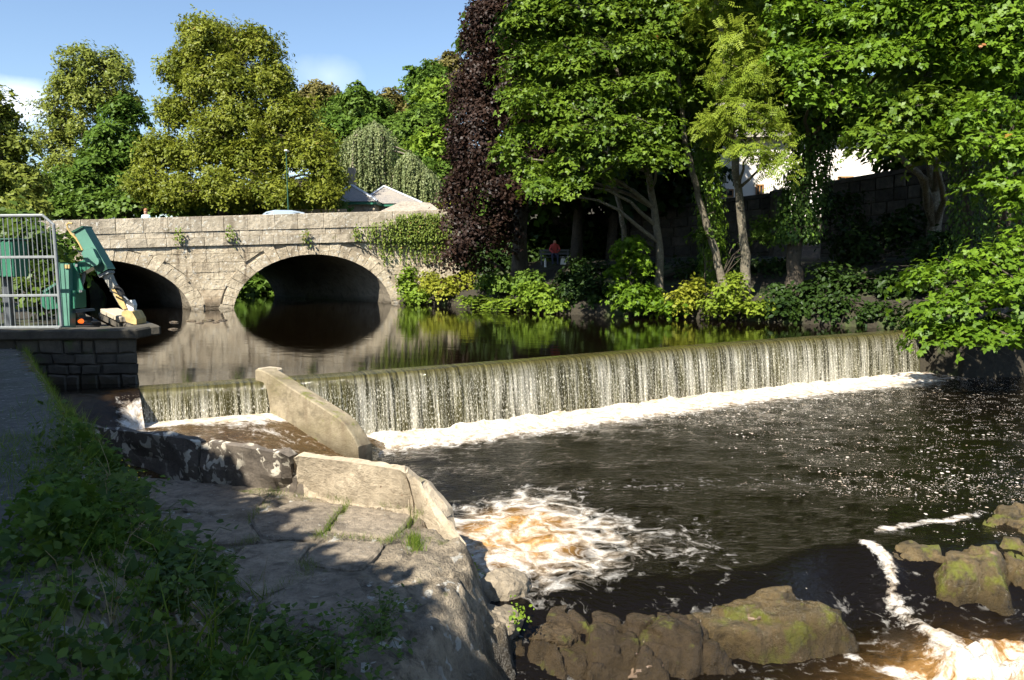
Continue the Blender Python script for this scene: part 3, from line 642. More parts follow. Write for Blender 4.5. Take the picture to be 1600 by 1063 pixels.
# coursed face stones
heights = []; z = -0.35
while z < 3.0:
    h_ = random.uniform(0.34, 0.50)
    if z + h_ > 2.85: h_ = 3.0 - z
    heights.append((z, z + h_)); z += h_
def limits(z):
    """intervals of s outside the arch rings at height z"""
    cuts = []
    for sc, a, b, z0 in ARCH:
        q = (z - z0) / (b + RING * 0.97); cuts.append((sc, (a + RING * 0.97) * math.sqrt(max(0, 1 - q * q)) if q < 1 else 0.0))
    return [(S0, cuts[0][0] - cuts[0][1]), (cuts[0][0] + cuts[0][1], cuts[1][0] - cuts[1][1]), (cuts[1][0] + cuts[1][1], S1)]
shear = lambda s, z: z + 0.026 * s * max(0, z) / 3.0
for z0_, z1_ in heights:
    lo, hi = limits(z0_ + 0.012), limits(z1_ - 0.012)
    for (l0, l1), (h0, h1) in zip(lo, hi):
        if (l1 - l0) + (h1 - h0) < 0.3: continue
        m0, m1 = (l0 + h0) / 2, (l1 + h1) / 2; cutsS = [m0]
        while cutsS[-1] < m1 - 0.5: cutsS.append(cutsS[-1] + random.uniform(0.55, 1.25))
        cutsS[-1] = m1
        if len(cutsS) > 2 and cutsS[-1] - cutsS[-2] < 0.3: cutsS.pop(-2)
        for i in range(len(cutsS) - 1):
            a0, a1 = cutsS[i] + 0.007, cutsS[i + 1] - 0.007
            if a1 < -7.4: continue                                    # hidden behind the bank
            b0 = l0 if i == 0 else a0; t0_ = h0 if i == 0 else a0; b1 = l1 if i == len(cutsS) - 2 else a1; t1_ = h1 if i == len(cutsS) - 2 else a1
            if b1 - b0 < 0.02: b0 = b1 - 0.02
            if t1_ - t0_ < 0.02: t0_ = t1_ - 0.02
            za, zb = z0_ + 0.007, z1_ - 0.007
            q = [B(b0, shear(b0, za), 0.06), B(b1, shear(b1, za), 0.06), B(t1_, shear(t1_, zb), 0.06), B(t0_, shear(t0_, zb), 0.06)]
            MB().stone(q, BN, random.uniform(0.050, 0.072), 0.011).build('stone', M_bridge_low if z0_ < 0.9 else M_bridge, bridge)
# parapet courses, standing proud of the face
fr = [(0.0, 0.30, 0.85, 0.155), (0.30, 0.49, 1.05, 0.10), (0.49, 1.0, 1.30, 0.13)]
for ci, (f0, f1, L, pd) in enumerate(fr):
    s = S0 + random.uniform(-0.6, 0)
    while s < S1:
        e = min(s + L * random.uniform(0.75, 1.25), S1); 
        if S1 - e < 0.4: e = S1
        if e > -8.2:
            zz = lambda s_, f: z_str(s_) + (z_top(s_) - z_str(s_)) * f
            a0, a1 = max(s, S0) + 0.008, e - 0.008
            q = [B(a0, zz(a0, f0) + 0.008, 0.10), B(a1, zz(a1, f0) + 0.008, 0.10), B(a1, zz(a1, f1) - 0.006, 0.10), B(a0, zz(a0, f1) - 0.006, 0.10)]
            mb = MB().stone(q, BN, pd + 0.02 + random.uniform(0, 0.014), 0.012)
            if ci == 2:
                p2 = [B(a0, zz(a0, f1) - 0.02, 0.085), B(a1, zz(a1, f1) - 0.02, 0.085), B(a1, zz(a1, f1) - 0.02, 0.46), B(a0, zz(a0, f1) - 0.02, 0.46)]
                mb.stone(p2, Vector((0, 0, 1)), 0.025, 0.01)
            mb.build('coping_stone' if ci == 2 else 'stone', M_parapet, bridge)
        s = e
# end wall of the bridge on the right bank
MB().prism([B(S1 - 0.3, -0.5, 0.08), B(S1 + 2.6, -0.5, 0.9), B(S1 + 2.6, z_top(S1) - 0.9, 0.9), B(S1 - 0.3, z_top(S1) - 0.05, 0.08)], -BN * 0.5).build('wing_wall', M_bridge, bridge)

# ------------------------------------------------------------------ retaining wall under the screen-cleaning machine
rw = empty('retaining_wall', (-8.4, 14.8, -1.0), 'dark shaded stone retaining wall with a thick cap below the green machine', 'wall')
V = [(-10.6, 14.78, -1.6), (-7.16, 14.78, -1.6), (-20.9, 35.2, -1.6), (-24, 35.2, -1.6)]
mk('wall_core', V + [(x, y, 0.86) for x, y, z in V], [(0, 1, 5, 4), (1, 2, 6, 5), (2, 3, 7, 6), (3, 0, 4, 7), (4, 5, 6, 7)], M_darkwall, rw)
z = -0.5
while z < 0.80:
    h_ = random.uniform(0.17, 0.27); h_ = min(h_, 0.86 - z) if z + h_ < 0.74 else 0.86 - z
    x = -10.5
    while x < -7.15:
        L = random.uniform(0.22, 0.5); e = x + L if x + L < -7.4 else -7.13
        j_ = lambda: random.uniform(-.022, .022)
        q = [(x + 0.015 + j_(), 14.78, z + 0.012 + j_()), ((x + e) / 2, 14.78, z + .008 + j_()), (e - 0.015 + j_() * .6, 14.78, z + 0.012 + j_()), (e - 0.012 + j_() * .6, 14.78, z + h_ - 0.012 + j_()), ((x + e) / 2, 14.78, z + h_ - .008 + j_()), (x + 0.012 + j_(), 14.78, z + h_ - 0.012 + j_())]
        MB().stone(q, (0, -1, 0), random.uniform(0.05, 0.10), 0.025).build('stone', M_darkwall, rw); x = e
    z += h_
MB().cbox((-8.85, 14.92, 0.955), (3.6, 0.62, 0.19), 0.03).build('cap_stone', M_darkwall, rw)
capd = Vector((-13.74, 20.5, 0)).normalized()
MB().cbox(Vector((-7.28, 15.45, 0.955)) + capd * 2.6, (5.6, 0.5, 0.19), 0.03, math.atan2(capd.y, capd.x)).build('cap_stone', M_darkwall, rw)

# ================================================================== FOLIAGE ENGINE
def tmpl_diamond(): return np.array([(0, 0, 0), (.36, .45, .10), (0, 1, 0), (-.36, .45, .10)], float), np.array([(0, 1, 2, 3)])
def tmpl_ovate(): return np.array([(0, 0, 0), (.30, .30, .07), (.26, .68, .06), (0, 1, -.06), (-.26, .68, .06), (-.30, .30, .07)], float), np.array([(0, 1, 2, 3), (0, 3, 4, 5)])
def tmpl_maple():
    V = []; Q = []
    for ang, L, w in ((-105, .55, 30), (-52, .88, 26), (0, 1.0, 26), (52, .88, 26), (105, .55, 30)):
        b = len(V); V.append((0, .12, .0))
        for da, f, z in ((w, .58, .03), (0, 1.0, -.10), (-w, .58, .03)):
            a = math.radians(ang + da); V.append((math.sin(a) * L * f, .12 + math.cos(a) * L * f, z))
        Q.append((b, b + 1, b + 2, b + 3))
    return np.array(V, float) * np.array([.85, .85, 1]), np.array(Q)
def tmpl_spray():
    V = []; Q = []; rr = random.Random(5)
    for k in range(2):
        a = k * 2.3 + .3; b = len(V); t, q = tmpl_diamond(); c, s = math.cos(a), math.sin(a)
        for x, y, z in t: V.append((x * c - (y - .1) * s, x * s + (y - .1) * c, z + rr.uniform(-.15, .15) + .35 * (y - .3) * rr.uniform(-1, 1)))
        Q.append((b, b + 1, b + 2, b + 3))
    return np.array(V) * .88, np.array(Q)
def tmpl_pinnate():
    V = []; Q = []
    for k in range(5):
        for sg in (-1, 1):
            y = .1 + k * .2; b = len(V); V += [(0, y, 0), (sg * .14, y - .01, .02), (sg * .34, y + .12, -.04), (sg * .16, y + .15, .02)]; Q.append((b, b + 1, b + 2, b + 3))
    return np.array(V, float), np.array(Q)
def tmpl_maple3():
    V = []; Q = []
    for ang, L, w in ((-75, .80, 34), (0, 1.0, 32), (75, .80, 34)):
        b = len(V); V.append((0, .08, .0))
        for da, f, z in ((w, .60, .04), (0, 1.0, -.10), (-w, .60, .04)):
            a = math.radians(ang + da); V.append((math.sin(a) * L * f, .10 + math.cos(a) * L * f, z))
        Q.append((b, b + 1, b + 2, b + 3))
    return np.array(V, float) * np.array([.85, .85, 1]), np.array(Q)
TEMPL = {'maple3': tmpl_maple3(), 'diamond': tmpl_diamond(), 'ovate': tmpl_ovate(), 'maple': tmpl_maple(), 'spray': tmpl_spray(), 'pinnate': tmpl_pinnate()}

def unit(v): return v / np.maximum(np.linalg.norm(v, axis=-1, keepdims=True), 1e-9)
def leaves(name, P, N, size, tint, templ, mat, parent=None, spin=None):
    """one leaf per row of P, facing N; spin: preferred direction of the leaf tip"""
    T, Q = TEMPL[templ]; P = np.asarray(P); n = len(P); N = unit(np.asarray(N))
    a = RNG.normal(size=(n, 3)) if spin is None else spin + RNG.normal(size=(n, 3)) * 0.35
    y = unit(a - (a * N).sum(1, keepdims=True) * N); x = np.cross(y, N)
    sz = np.asarray(size).reshape(-1, 1, 1) * np.ones((n, 1, 1))
    V = P[:, None, :] + sz * (T[None, :, 0:1] * x[:, None, :] + T[None, :, 1:2] * y[:, None, :] + T[None, :, 2:3] * N[:, None, :])
    k = len(T); F = (Q[None] + (np.arange(n) * k)[:, None, None]).reshape(-1, 4)
    return big(name, V.reshape(-1, 3), F, mat, parent, False, {'tint': np.repeat(np.asarray(tint) * np.ones(n), k)})

def lobe_leaves(lobes, dens, pad, leaf, droop=0.25, flat=0.3, under=-0.45, fill=0.25, up=0.9, shell=0.55, inward=None):
    """lobes: rows (cx,cy,cz,rx,ry,rz). Leaves sit on flattish pads spread through each lobe's outer shell."""
    PP, NN, TT, centres = [], [], [], []
    for (cx, cy_, cz, rx, ry, rz) in lobes:
        area = (rx * ry + rx * rz + ry * rz) * 4.2; npad = max(5, int(area * dens[0]))
        d = unit(RNG.normal(size=(npad * 3, 3))); d = d[d[:, 2] > under][:npad]; npad = len(d)
        rad = shell + (1 - shell) * RNG.random(npad) ** 0.6
        R3 = np.array([rx, ry, rz]); C = np.array([cx, cy_, cz]) + d * R3 * rad[:, None] * RNG.uniform(0.82, 1.28, (npad, 1))
        nn = unit(d * 0.75 + np.array([0, 0, up]) + RNG.normal(size=(npad, 3)) * 0.2)
        centres.append(C); k = dens[1]
        ps = pad * RNG.uniform(0.55, 1.3, npad); tint_p = RNG.random(npad)
        u = unit(np.cross(nn, RNG.normal(size=(npad, 3)))); v = np.cross(nn, u)
        rr = np.sqrt(RNG.random((npad, k))); th = RNG.random((npad, k)) * 6.283
        lob = 1 + 0.35 * np.sin(th * 3 + RNG.random((npad, 1)) * 6)
        a = rr * np.cos(th) * lob; b = rr * np.sin(th) * lob
        w = RNG.normal(size=(npad, k)) * flat * 0.5 - droop * rr * rr
        p = C[:, None, :] + ps[:, None, None] * (a[..., None] * u[:, None] + b[..., None] * v[:, None] + w[..., None] * nn[:, None])
        outw = a[..., None] * u[:, None] + b[..., None] * v[:, None]
        n_ = nn[:, None, :] + outw * 0.45 + RNG.normal(size=(npad, k, 3)) * 0.36
        PP.append(p.reshape(-1, 3)); NN.append(n_.reshape(-1, 3)); TT.append((0.55 * tint_p[:, None] + 0.45 * RNG.random((npad, k))).ravel())
        nf = int(npad * k * fill)
        if nf:
            q = unit(RNG.normal(size=(nf, 3))) * RNG.random((nf, 1)) ** 0.5 * 0.8 * R3 + np.array([cx, cy_, cz])
            PP.append(q); NN.append(RNG.normal(size=(nf, 3)) + np.array([0, 0, .5])); TT.append(RNG.random(nf) * 0.5)  # inner leaves keep to the darker tints, painting the crown's inner shade
    return np.concatenate(PP), np.concatenate(NN), np.concatenate(TT), np.concatenate(centres)

def limb_path(a, b, sag=0.0, wob=0.15, n=6):
    a, b = Vector(a), Vector(b); L = (b - a).length; out = []
    for i in range(n):
        t = i / (n - 1); p = a.lerp(b, t); p.z += sag * L * math.sin(t * math.pi)
        if 0 < i < n - 1: p += Vector((random.uniform(-1, 1), random.uniform(-1, 1), random.uniform(-.5, .5))) * wob * L / n
        out.append(p)
    return out
def upper(T, foot, cx, cy_, z0, z1, n, r, mat):  # unseen foliage above the frame, added to shade the bank below
    rows = [(cx + random.uniform(-3.4, 3.4), cy_ + random.uniform(-2.6, 2.6), random.uniform(z0, z1), r * random.uniform(.8, 1.15), r, r * .75) for _ in range(n)]
    P, N, Tn, C = lobe_leaves(rows, (.42, 40), 1.0, .4, fill=.5)
    leaves('shading_crown', P, N, .62 * RNG.uniform(.65, 1.2, len(P)), Tn, 'diamond', mat, T)
def tree(name, label, cat, trunk, r0, lobes, leafmat, barkmat, dens, pad, leaf, templ='maple', group=None, lsize=1.0, twig=0.4, droop=0.25, flat=0.3, fill=0.25, up=0.9, under=-0.45, shell=0.55, r_top=0.35, sides=9):
    """trunk: list of points from the root up; lobes: (px,py,Y,half width px,half height px) or world rows of 6"""
    rows = []
    for l in lobes:
        if len(l) == 5:
            c = at(l[0], l[1], l[2]); rx = l[3] / F_PX * l[2]; rz = l[4] / F_PX * l[2]; rows.append((c.x, c.y, c.z, rx, min(max(rx, rz) * 0.9, 3.2 if rx < 4 else 6), rz))
        else: rows.append(l)
    tr = [Vector(p) for p in trunk]; T = empty(name, tr[0], label, cat, group)
    mb = MB(); n = len(tr); pts = []; rad = []
    for i in range(n - 1):
        for k in range(4):
            f = (i + k / 4) / (n - 1); p = tr[i].lerp(tr[i + 1], k / 4); pts.append(p + Vector((random.uniform(-1, 1), random.uniform(-1, 1), 0)) * r0 * 0.18); rad.append(r0 * ((1.35 if f == 0 else 1.12 if f < 0.1 else 1.0) * (1 - f) + r_top * f) * random.uniform(.94, 1.06))
    pts.append(tr[-1]); rad.append(r0 * r_top); pts[0] = tr[0] - Vector((0, 0, 0.4)); mb.tube(pts, rad, sides)
    P, N, Tn, C = lobe_leaves(rows, dens, pad, leaf, droop, flat, under, fill, up, shell)
    for (cx, cy_, cz, rx, ry, rz) in rows:
        c = Vector((cx, cy_, cz)); best = min(range(len(pts)), key=lambda i: (pts[i] - c).length + max(0, pts[i].z - c.z + 0.3 * (c - pts[i]).length) * 1.5)
        a = pts[best]; L = (c - a).length; r_ = max(0.02, min(rad[best] * 0.6, 0.02 + L * 0.016))
        mb.tube(limb_path(a, c, 0.08, 0.25), [r_ * (1 - .14 * i) for i in range(6)], 6, False)
        near = C[(np.abs(C - np.array([cx, cy_, cz])) < np.array([rx, ry, rz]) * 1.3).all(1)]
        for q in near[:max(1, int(len(near) * twig))]:
            mb.tube(limb_path(c, q, 0.05, 0.3, 4), [r_ * .4, r_ * .3, r_ * .2, r_ * .12], 4, False)
    mb.build('trunk', barkmat, T, True)
    leaves('crown', P, N, leaf * RNG.uniform(0.65, 1.2, len(P)) * lsize, Tn, templ, leafmat, T)
    return T

# leaf and bark materials
L_syc = leaf_mat('sycamore_leaf', (0.032, 0.066, 0.006), (0.105, 0.160, 0.015), (0.26, 0.10, 0.03), trans=0.30, gloss=0.07)
L_syc2 = leaf_mat('sycamore_leaf_fresh', (0.040, 0.082, 0.006), (0.115, 0.190, 0.014), (0.28, 0.11, 0.03), trans=0.32, gloss=0.07)
L_ash = leaf_mat('ash_leaf', (0.085, 0.135, 0.016), (0.20, 0.245, 0.036), None, trans=0.38, gloss=0.03)
L_beech = leaf_mat('copper_beech_leaf', (0.012, 0.0065, 0.0060), (0.036, 0.020, 0.017), None, trans=0.15, gloss=0.06)
L_lime = leaf_mat('lime_leaf', (0.066, 0.090, 0.010), (0.175, 0.190, 0.028), (0.22, 0.17, 0.04), trans=0.30, gloss=0.05)
L_olive = leaf_mat('thin_olive_leaf', (0.090, 0.120, 0.022), (0.175, 0.195, 0.042), None, trans=0.3, gloss=0.05)
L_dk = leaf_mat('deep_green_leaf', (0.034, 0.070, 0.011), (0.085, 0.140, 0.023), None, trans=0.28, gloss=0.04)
L_mid = leaf_mat('mid_green_leaf', (0.040, 0.075, 0.013), (0.095, 0.150, 0.026), None, trans=0.28, gloss=0.04)
L_bright = leaf_mat('bright_green_leaf', (0.065, 0.115, 0.013), (0.150, 0.215, 0.028), None, trans=0.32, gloss=0.04)
L_yellow = leaf_mat('yellow_green_leaf', (0.110, 0.130, 0.014), (0.230, 0.240, 0.036), (0.3, 0.2, 0.04), trans=0.32, gloss=0.04)
L_brown = leaf_mat('brownish_leaf', (0.075, 0.070, 0.024), (0.140, 0.120, 0.045), None, trans=0.25, gloss=0.04)
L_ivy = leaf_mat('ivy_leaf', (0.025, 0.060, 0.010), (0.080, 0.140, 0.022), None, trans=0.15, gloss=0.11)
L_shade = leaf_mat('painted_shade_leaf', (0.008, 0.020, 0.004), (0.026, 0.048, 0.009), None, trans=0.1, gloss=0.06)  # shade of the far bank is put into this leaf colour
L_ivyl = leaf_mat('painted_sun_ivy_leaf', (0.055, 0.110, 0.010), (0.130, 0.210, 0.022), None, trans=0.25, gloss=0.1)  # brighter copy of the ivy, sunlight put into the leaf colour
L_ivyb = leaf_mat('bridge_creeper_leaf', (0.075, 0.115, 0.022), (0.155, 0.195, 0.045), (0.24, 0.16, 0.06), trans=0.25, gloss=0.06)
L_weep = leaf_mat('weeping_silver_leaf', (0.085, 0.112, 0.050), (0.175, 0.195, 0.105), (0.26, 0.23, 0.16), trans=0.22, gloss=0.05)
L_fern = leaf_mat('fern_leaf', (0.075, 0.125, 0.014), (0.160, 0.220, 0.028), None, trans=0.3, gloss=0.04)
L_weed = leaf_mat('weed_leaf', (0.022, 0.048, 0.008), (0.085, 0.130, 0.022), (0.15, 0.06, 0.025), trans=0.3, gloss=0.08)
L_grass = leaf_mat('grass_blade', (0.045, 0.090, 0.012), (0.130, 0.180, 0.028), (0.30, 0.25, 0.11), trans=0.35, gloss=0.05)
M_bark = stone_mat('grey_bark', (0.075, 0.062, 0.045), (0.20, 0.175, 0.125), stain=(0.05, 0.05, 0.025), stain_amt=0.5, lichen=(0.30, 0.29, 0.22), lichen_thr=0.60, per_obj=0, bump=1.0, bdist=0.03, grain=2.2)
M_barkd = stone_mat('dark_bark', (0.030, 0.024, 0.018), (0.085, 0.07, 0.05), per_obj=0, bump=1.0, bdist=0.03, grain=2.2)
M_stem = plain('green_stem', (0.07, 0.10, 0.025), 0.6)

def base(px, py, Y):
    """foot of a tree at that pixel column and depth, on the terrain"""
    p = at(px, py, Y); return Vector((p.x, p.y, gz(p.x, p.y)))

# ================================================================== TREES OF THE RIGHT BANK
# copper beech by the bridge
b0 = base(812, 420, 39.5)
tree('copper_beech', 'dark purple copper beech tree beside the right end of the bridge', 'tree', [b0, at(815, 330, 39.5), at(812, 180, 39), at(815, 40, 39), at(820, -90, 39)], 0.42,
     [(850, -150, 38, 100, 70), (870, -230, 38, 70, 60), (800, -60, 38.5, 75, 70), (748, 18, 38, 26, 24), (735, 60, 38, 18, 20), (845, 20, 38, 80, 70), (770, 40, 38, 48, 55), (752, 110, 37.5, 42, 48), (800, 130, 38, 70, 70), (738, 175, 37, 36, 42), (765, 215, 36.5, 50, 50), (728, 255, 36.5, 28, 38), (770, 285, 36, 55, 45), (722, 330, 36, 30, 32), (745, 375, 35.5, 38, 30), (780, 355, 36.5, 34, 34), (835, 250, 40, 46, 70), (716, 215, 36.8, 24, 36), (708, 300, 36.2, 24, 30), (714, 395, 35.6, 28, 20), (800, 300, 37.5, 36, 36), (725, 140, 37.2, 24, 30)],
     L_beech, M_barkd, (0.95, 95), 0.80, 0.17, 'diamond', up=0.4, under=-0.9, fill=0.6, droop=0.6)
# big sycamore in the middle
b1 = base(1030, 440, 31.0)
tree('sycamore_tree', 'large sycamore with slim pale leaning trunk and broad sunlit crown right of the purple beech', 'tree', [b1, at(1030, 380, 30.8), at(1012, 270, 30.5), at(985, 190, 30), at(960, 100, 30), at(940, -40, 30)], 0.17,
     [(930, -150, 29.5, 110, 70), (950, -230, 29.5, 77, 60), (905, -60, 30, 90, 60), (1010, -60, 30, 90, 60), (850, 40, 29.5, 62, 42), (945, 25, 29, 80, 45), (1035, 30, 29, 55, 42), (822, 100, 29.5, 38, 34), (850, 295, 28.6, 40, 18), (800, 245, 29.6, 30, 18), (905, 285, 28.4, 36, 16), (800, 60, 30, 34, 34), (812, 150, 30, 34, 26), (905, 95, 28.5, 62, 40), (990, 85, 28.5, 60, 34), (1055, 100, 29, 38, 30), (850, 160, 28.8, 44, 30), (925, 160, 28.3, 56, 32), (1005, 150, 28.2, 60, 34), (890, 215, 28.2, 46, 26), (960, 210, 27.8, 62, 30), (1030, 205, 27.9, 42, 30), (880, 255, 28.5, 34, 16), (985, 250, 27.8, 58, 20), (1035, 245, 28, 34, 18), (815, 210, 29.8, 26, 18), (830, 270, 29.8, 26, 14)],
     L_syc, M_bark, (1.25, 48), 0.68, 0.18, 'maple3', fill=0.35, up=1.1, droop=0.35)
# feathery light green tree
b2 = base(1165, 440, 29.0)
tree('ash_tree', 'feathery yellow-green ash tree with a pale straight trunk', 'tree', [b2, at(1166, 400, 29), at(1155, 320, 28.8), at(1145, 220, 28.5), at(1135, 110, 28.3), at(1120, 20, 28.3), at(1112, -80, 28.3)], 0.19,
     [(1140, -150, 28, 70, 70), (1160, -230, 28, 49, 60), (1110, 20, 28, 40, 40), (1150, 75, 27.5, 42, 40), (1125, 130, 27.2, 36, 36), (1185, 130, 27, 42, 42), (1150, 185, 26.8, 40, 34), (1205, 195, 26.6, 34, 34), (1170, 240, 26.4, 36, 24), (1215, 250, 26.3, 26, 22), (1110, 195, 28, 24, 22), (1185, 40, 28, 40, 40)],
     L_ash, M_bark, (1.0, 26), 0.62, 0.34, 'pinnate', fill=0.3, up=0.7, droop=0.5, flat=0.45)
# leaning trunk and ivy trunk between them
b3 = base(1135, 440, 30.2)
tree('leaning_sycamore', 'thin sycamore trunk leaning left in front of the ivy-clad trunk', 'tree', [b3, at(1118, 395, 30.2), at(1092, 310, 30), at(1072, 225, 29.8), at(1060, 130, 29.5), at(1052, 20, 29.5)], 0.165,
     [(1060, -150, 29, 80, 70), (1080, -230, 29, 56, 60), (1055, 10, 29.3, 50, 45), (1075, 70, 29.3, 40, 32), (1060, -70, 29.3, 70, 50), (1085, 150, 29.6, 34, 24)], L_syc, M_bark, (1.0, 36), 0.7, 0.21, 'maple3', fill=0.3, up=1.0)
b4 = base(1112, 440, 31.5)
ivt = [b4, at(1113, 380, 31.5), at(1107, 280, 31.5), at(1100, 180, 31.5), at(1095, 60, 31.5), at(1090, -80, 31.5)]
tree('ivy_clad_tree', 'upright trunk wrapped in bright sunlit ivy beside the leaning trunk', 'tree', ivt, 0.24, [(1090, -80, 31.5, 90, 60), (1095, 30, 32, 70, 60), (1100, 120, 33, 60, 60)], L_syc, M_bark, (0.9, 36), 0.7, 0.22, 'maple3', fill=0.3)
b5 = base(975, 440, 33.5)
tree('slim_sycamore', 'slim half-shaded trunk standing left of the pale leaning sycamore', 'tree', [b5, at(976, 370, 33.3), at(968, 320, 33), at(955, 270, 33), at(945, 180, 33), at(935, 60, 33)], 0.13, [(940, 60, 32, 70, 50), (960, 150, 31.5, 70, 50), (880, 120, 32, 60, 60)], L_syc, M_bark, (0.8, 36), 0.75, 0.22, 'maple3', fill=0.3)
b6 = base(1242, 450, 29.0)
iv6 = [b6, at(1240, 400, 29), at(1252, 320, 29), at(1268, 235, 28.8), at(1285, 120, 28.6), at(1300, 0, 28.5), at(1310, -120, 28.5)]
tree('ivy_shrouded_sycamore', 'thick dark trunk shrouded in ivy in front of the white building', 'tree', iv6, 0.30,
     [(1330, -150, 26.5, 120, 70), (1350, -230, 26.5, 84, 60), (1330, -70, 27, 120, 70), (1240, 30, 26.5, 52, 42), (1330, 25, 26, 62, 45), (1420, 15, 25.5, 66, 45), (1270, 95, 25.8, 48, 30), (1360, 90, 25, 66, 32), (1440, 85, 24.8, 56, 34), (1262, 150, 25.6, 40, 22), (1325, 145, 25.3, 46, 22), (1230, 90, 26.5, 36, 34), (1300, 185, 29.5, 70, 34), (1385, 190, 29.5, 80, 34), (1210, 180, 31, 56, 36), (1260, 195, 30.5, 40, 18), (1215, 110, 31, 60, 50)],
     L_syc2, M_barkd, (1.15, 40), 0.70, 0.20, 'maple3', fill=0.35, up=1.1, droop=0.35)
b7 = base(1462, 340, 30.0)
tree('back_sycamore', 'mossy trunk standing up against the dark boundary wall on the right', 'tree', [b7, at(1462, 300, 30), at(1455, 240, 30), at(1450, 120, 29.5), at(1450, 0, 29)], 0.27,
     [(1450, -150, 27, 110, 70), (1470, -230, 27, 77, 60), (1400, 180, 25, 60, 24), (1460, 165, 24.5, 52, 26), (1345, 212, 24.5, 46, 18), (1405, 226, 24, 56, 18), (1470, 222, 24, 40, 20), (1450, -60, 28, 120, 70), (1480, 130, 28, 60, 50)], L_syc, M_bark, (1.2, 40), 0.66, 0.20, 'maple3', fill=0.3, up=1.1, droop=0.35)
b8 = base(1578, 420, 24.0)
iv8 = [b8, at(1572, 360, 24), at(1575, 270, 24), at(1582, 150, 24), at(1590, 20, 24), at(1592, -120, 24)]
tree('riverside_sycamore', 'big sycamore at the right edge with low branches hanging over the water', 'tree', iv8, 0.26,
     [(1560, -150, 23.5, 120, 70), (1580, -230, 23.5, 84, 60), (1560, -60, 24, 110, 70), (1500, 20, 24, 56, 42), (1575, 40, 23.5, 60, 45), (1530, 95, 23.5, 50, 34), (1590, 110, 23, 50, 40), (1560, 175, 22.5, 60, 30), (1500, 190, 23, 44, 24), (1530, 235, 21.8, 50, 26), (1590, 235, 21.5, 45, 34), (1560, 290, 21.8, 44, 26), (1600, 310, 21, 36, 34),
      (1440, 440, 20.3, 40, 20), (1500, 425, 20.5, 42, 24), (1550, 410, 20.5, 44, 28), (1480, 475, 20, 48, 20), (1540, 470, 19.8, 46, 24), (1595, 450, 19.8, 40, 34), (1520, 520, 19.6, 44, 20), (1575, 525, 19.4, 44, 28), (1460, 520, 20, 34, 16), (1610, 380, 20.5, 36, 30)],
     L_syc2, M_barkd, (1.25, 40), 0.62, 0.19, 'maple3', fill=0.35, up=1.1, droop=0.35)
b9 = base(1512, 420, 25.5)
iv9 = [b9, at(1512, 350, 25.5), at(1508, 270, 25.5), at(1505, 180, 25.5), at(1500, 60, 25.5)]
tree('ivy_pole_tree', 'narrow ivy-covered trunk between the mossy trunk and the right edge', 'tree', iv9, 0.17, [(1500, 60, 25, 50, 40), (1505, 140, 25, 40, 34)], L_syc2, M_barkd, (1.0, 36), 0.6, 0.2, 'maple3', fill=0.3)

def trunk_ivy(name, label, path, r, n, z0=0.0, z1=1.0, mat=L_ivy, size=0.11, wild=0.12):
    pts = np.array([tuple(p) for p in path]); seg_ = np.linalg.norm(np.diff(pts, axis=0), axis=1); cum = np.concatenate([[0], np.cumsum(seg_)]) / seg_.sum()
    t = z0 + (z1 - z0) * RNG.random(n); C = np.stack([np.interp(t, cum, pts[:, i]) for i in range(3)], -1)
    th = RNG.random(n) * 6.283; o = np.stack([np.cos(th), np.sin(th), 0 * th], -1)
    rr = r * (1.05 + 0.5 * np.abs(fbm(t * 40, th * 1.5, 5))) + np.abs(RNG.normal(size=n)) * wild
    P = C + o * rr[:, None]; g = leaves(name, P - np.array(tuple(path[0])), o + RNG.normal(size=(n, 3)) * 0.4 + np.array([0, 0, .35]), size * RNG.uniform(.6, 1.3, n), RNG.random(n) * 0.95, 'ovate', mat, None, np.array([0, 0, -1.0]))
    g.location = path[0]; return tag(g, label, 'ivy')
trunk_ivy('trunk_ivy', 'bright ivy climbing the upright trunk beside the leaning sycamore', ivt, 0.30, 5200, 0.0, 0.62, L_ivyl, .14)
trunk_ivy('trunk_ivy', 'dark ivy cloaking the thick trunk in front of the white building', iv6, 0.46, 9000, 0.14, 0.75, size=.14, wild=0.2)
trunk_ivy('trunk_ivy', 'ivy on the trunk of the sycamore at the right edge', iv8, 0.34, 3600, 0.0, 0.6, wild=0.22)
trunk_ivy('trunk_ivy', 'ivy on the narrow trunk near the right edge', iv9, 0.26, 3000, 0.0, 0.8, wild=0.2)

for nm_, px, Y, m_ in (('sycamore_tree', 930, 29, L_syc), ('copper_beech', 840, 38, L_beech), ('ash_tree', 1130, 28.5, L_ash), ('ivy_shrouded_sycamore', 1320, 27, L_syc2), ('back_sycamore', 1450, 29, L_syc), ('riverside_sycamore', 1570, 25, L_syc2), ('slim_sycamore', 1010, 33, L_syc), ('ivy_clad_tree', 1180, 32, L_syc)):
    o_ = bpy.data.objects[nm_]; c_ = at(px, 200, Y); upper(o_, None, c_.x + (2 if nm_ == 'copper_beech' else 0), c_.y, *((19.5, 22.5) if nm_ == 'copper_beech' else (12.0, 14.5) if nm_ in ('slim_sycamore', 'ivy_clad_tree') else (15.5, 19.0)), 8, 2.6, m_)
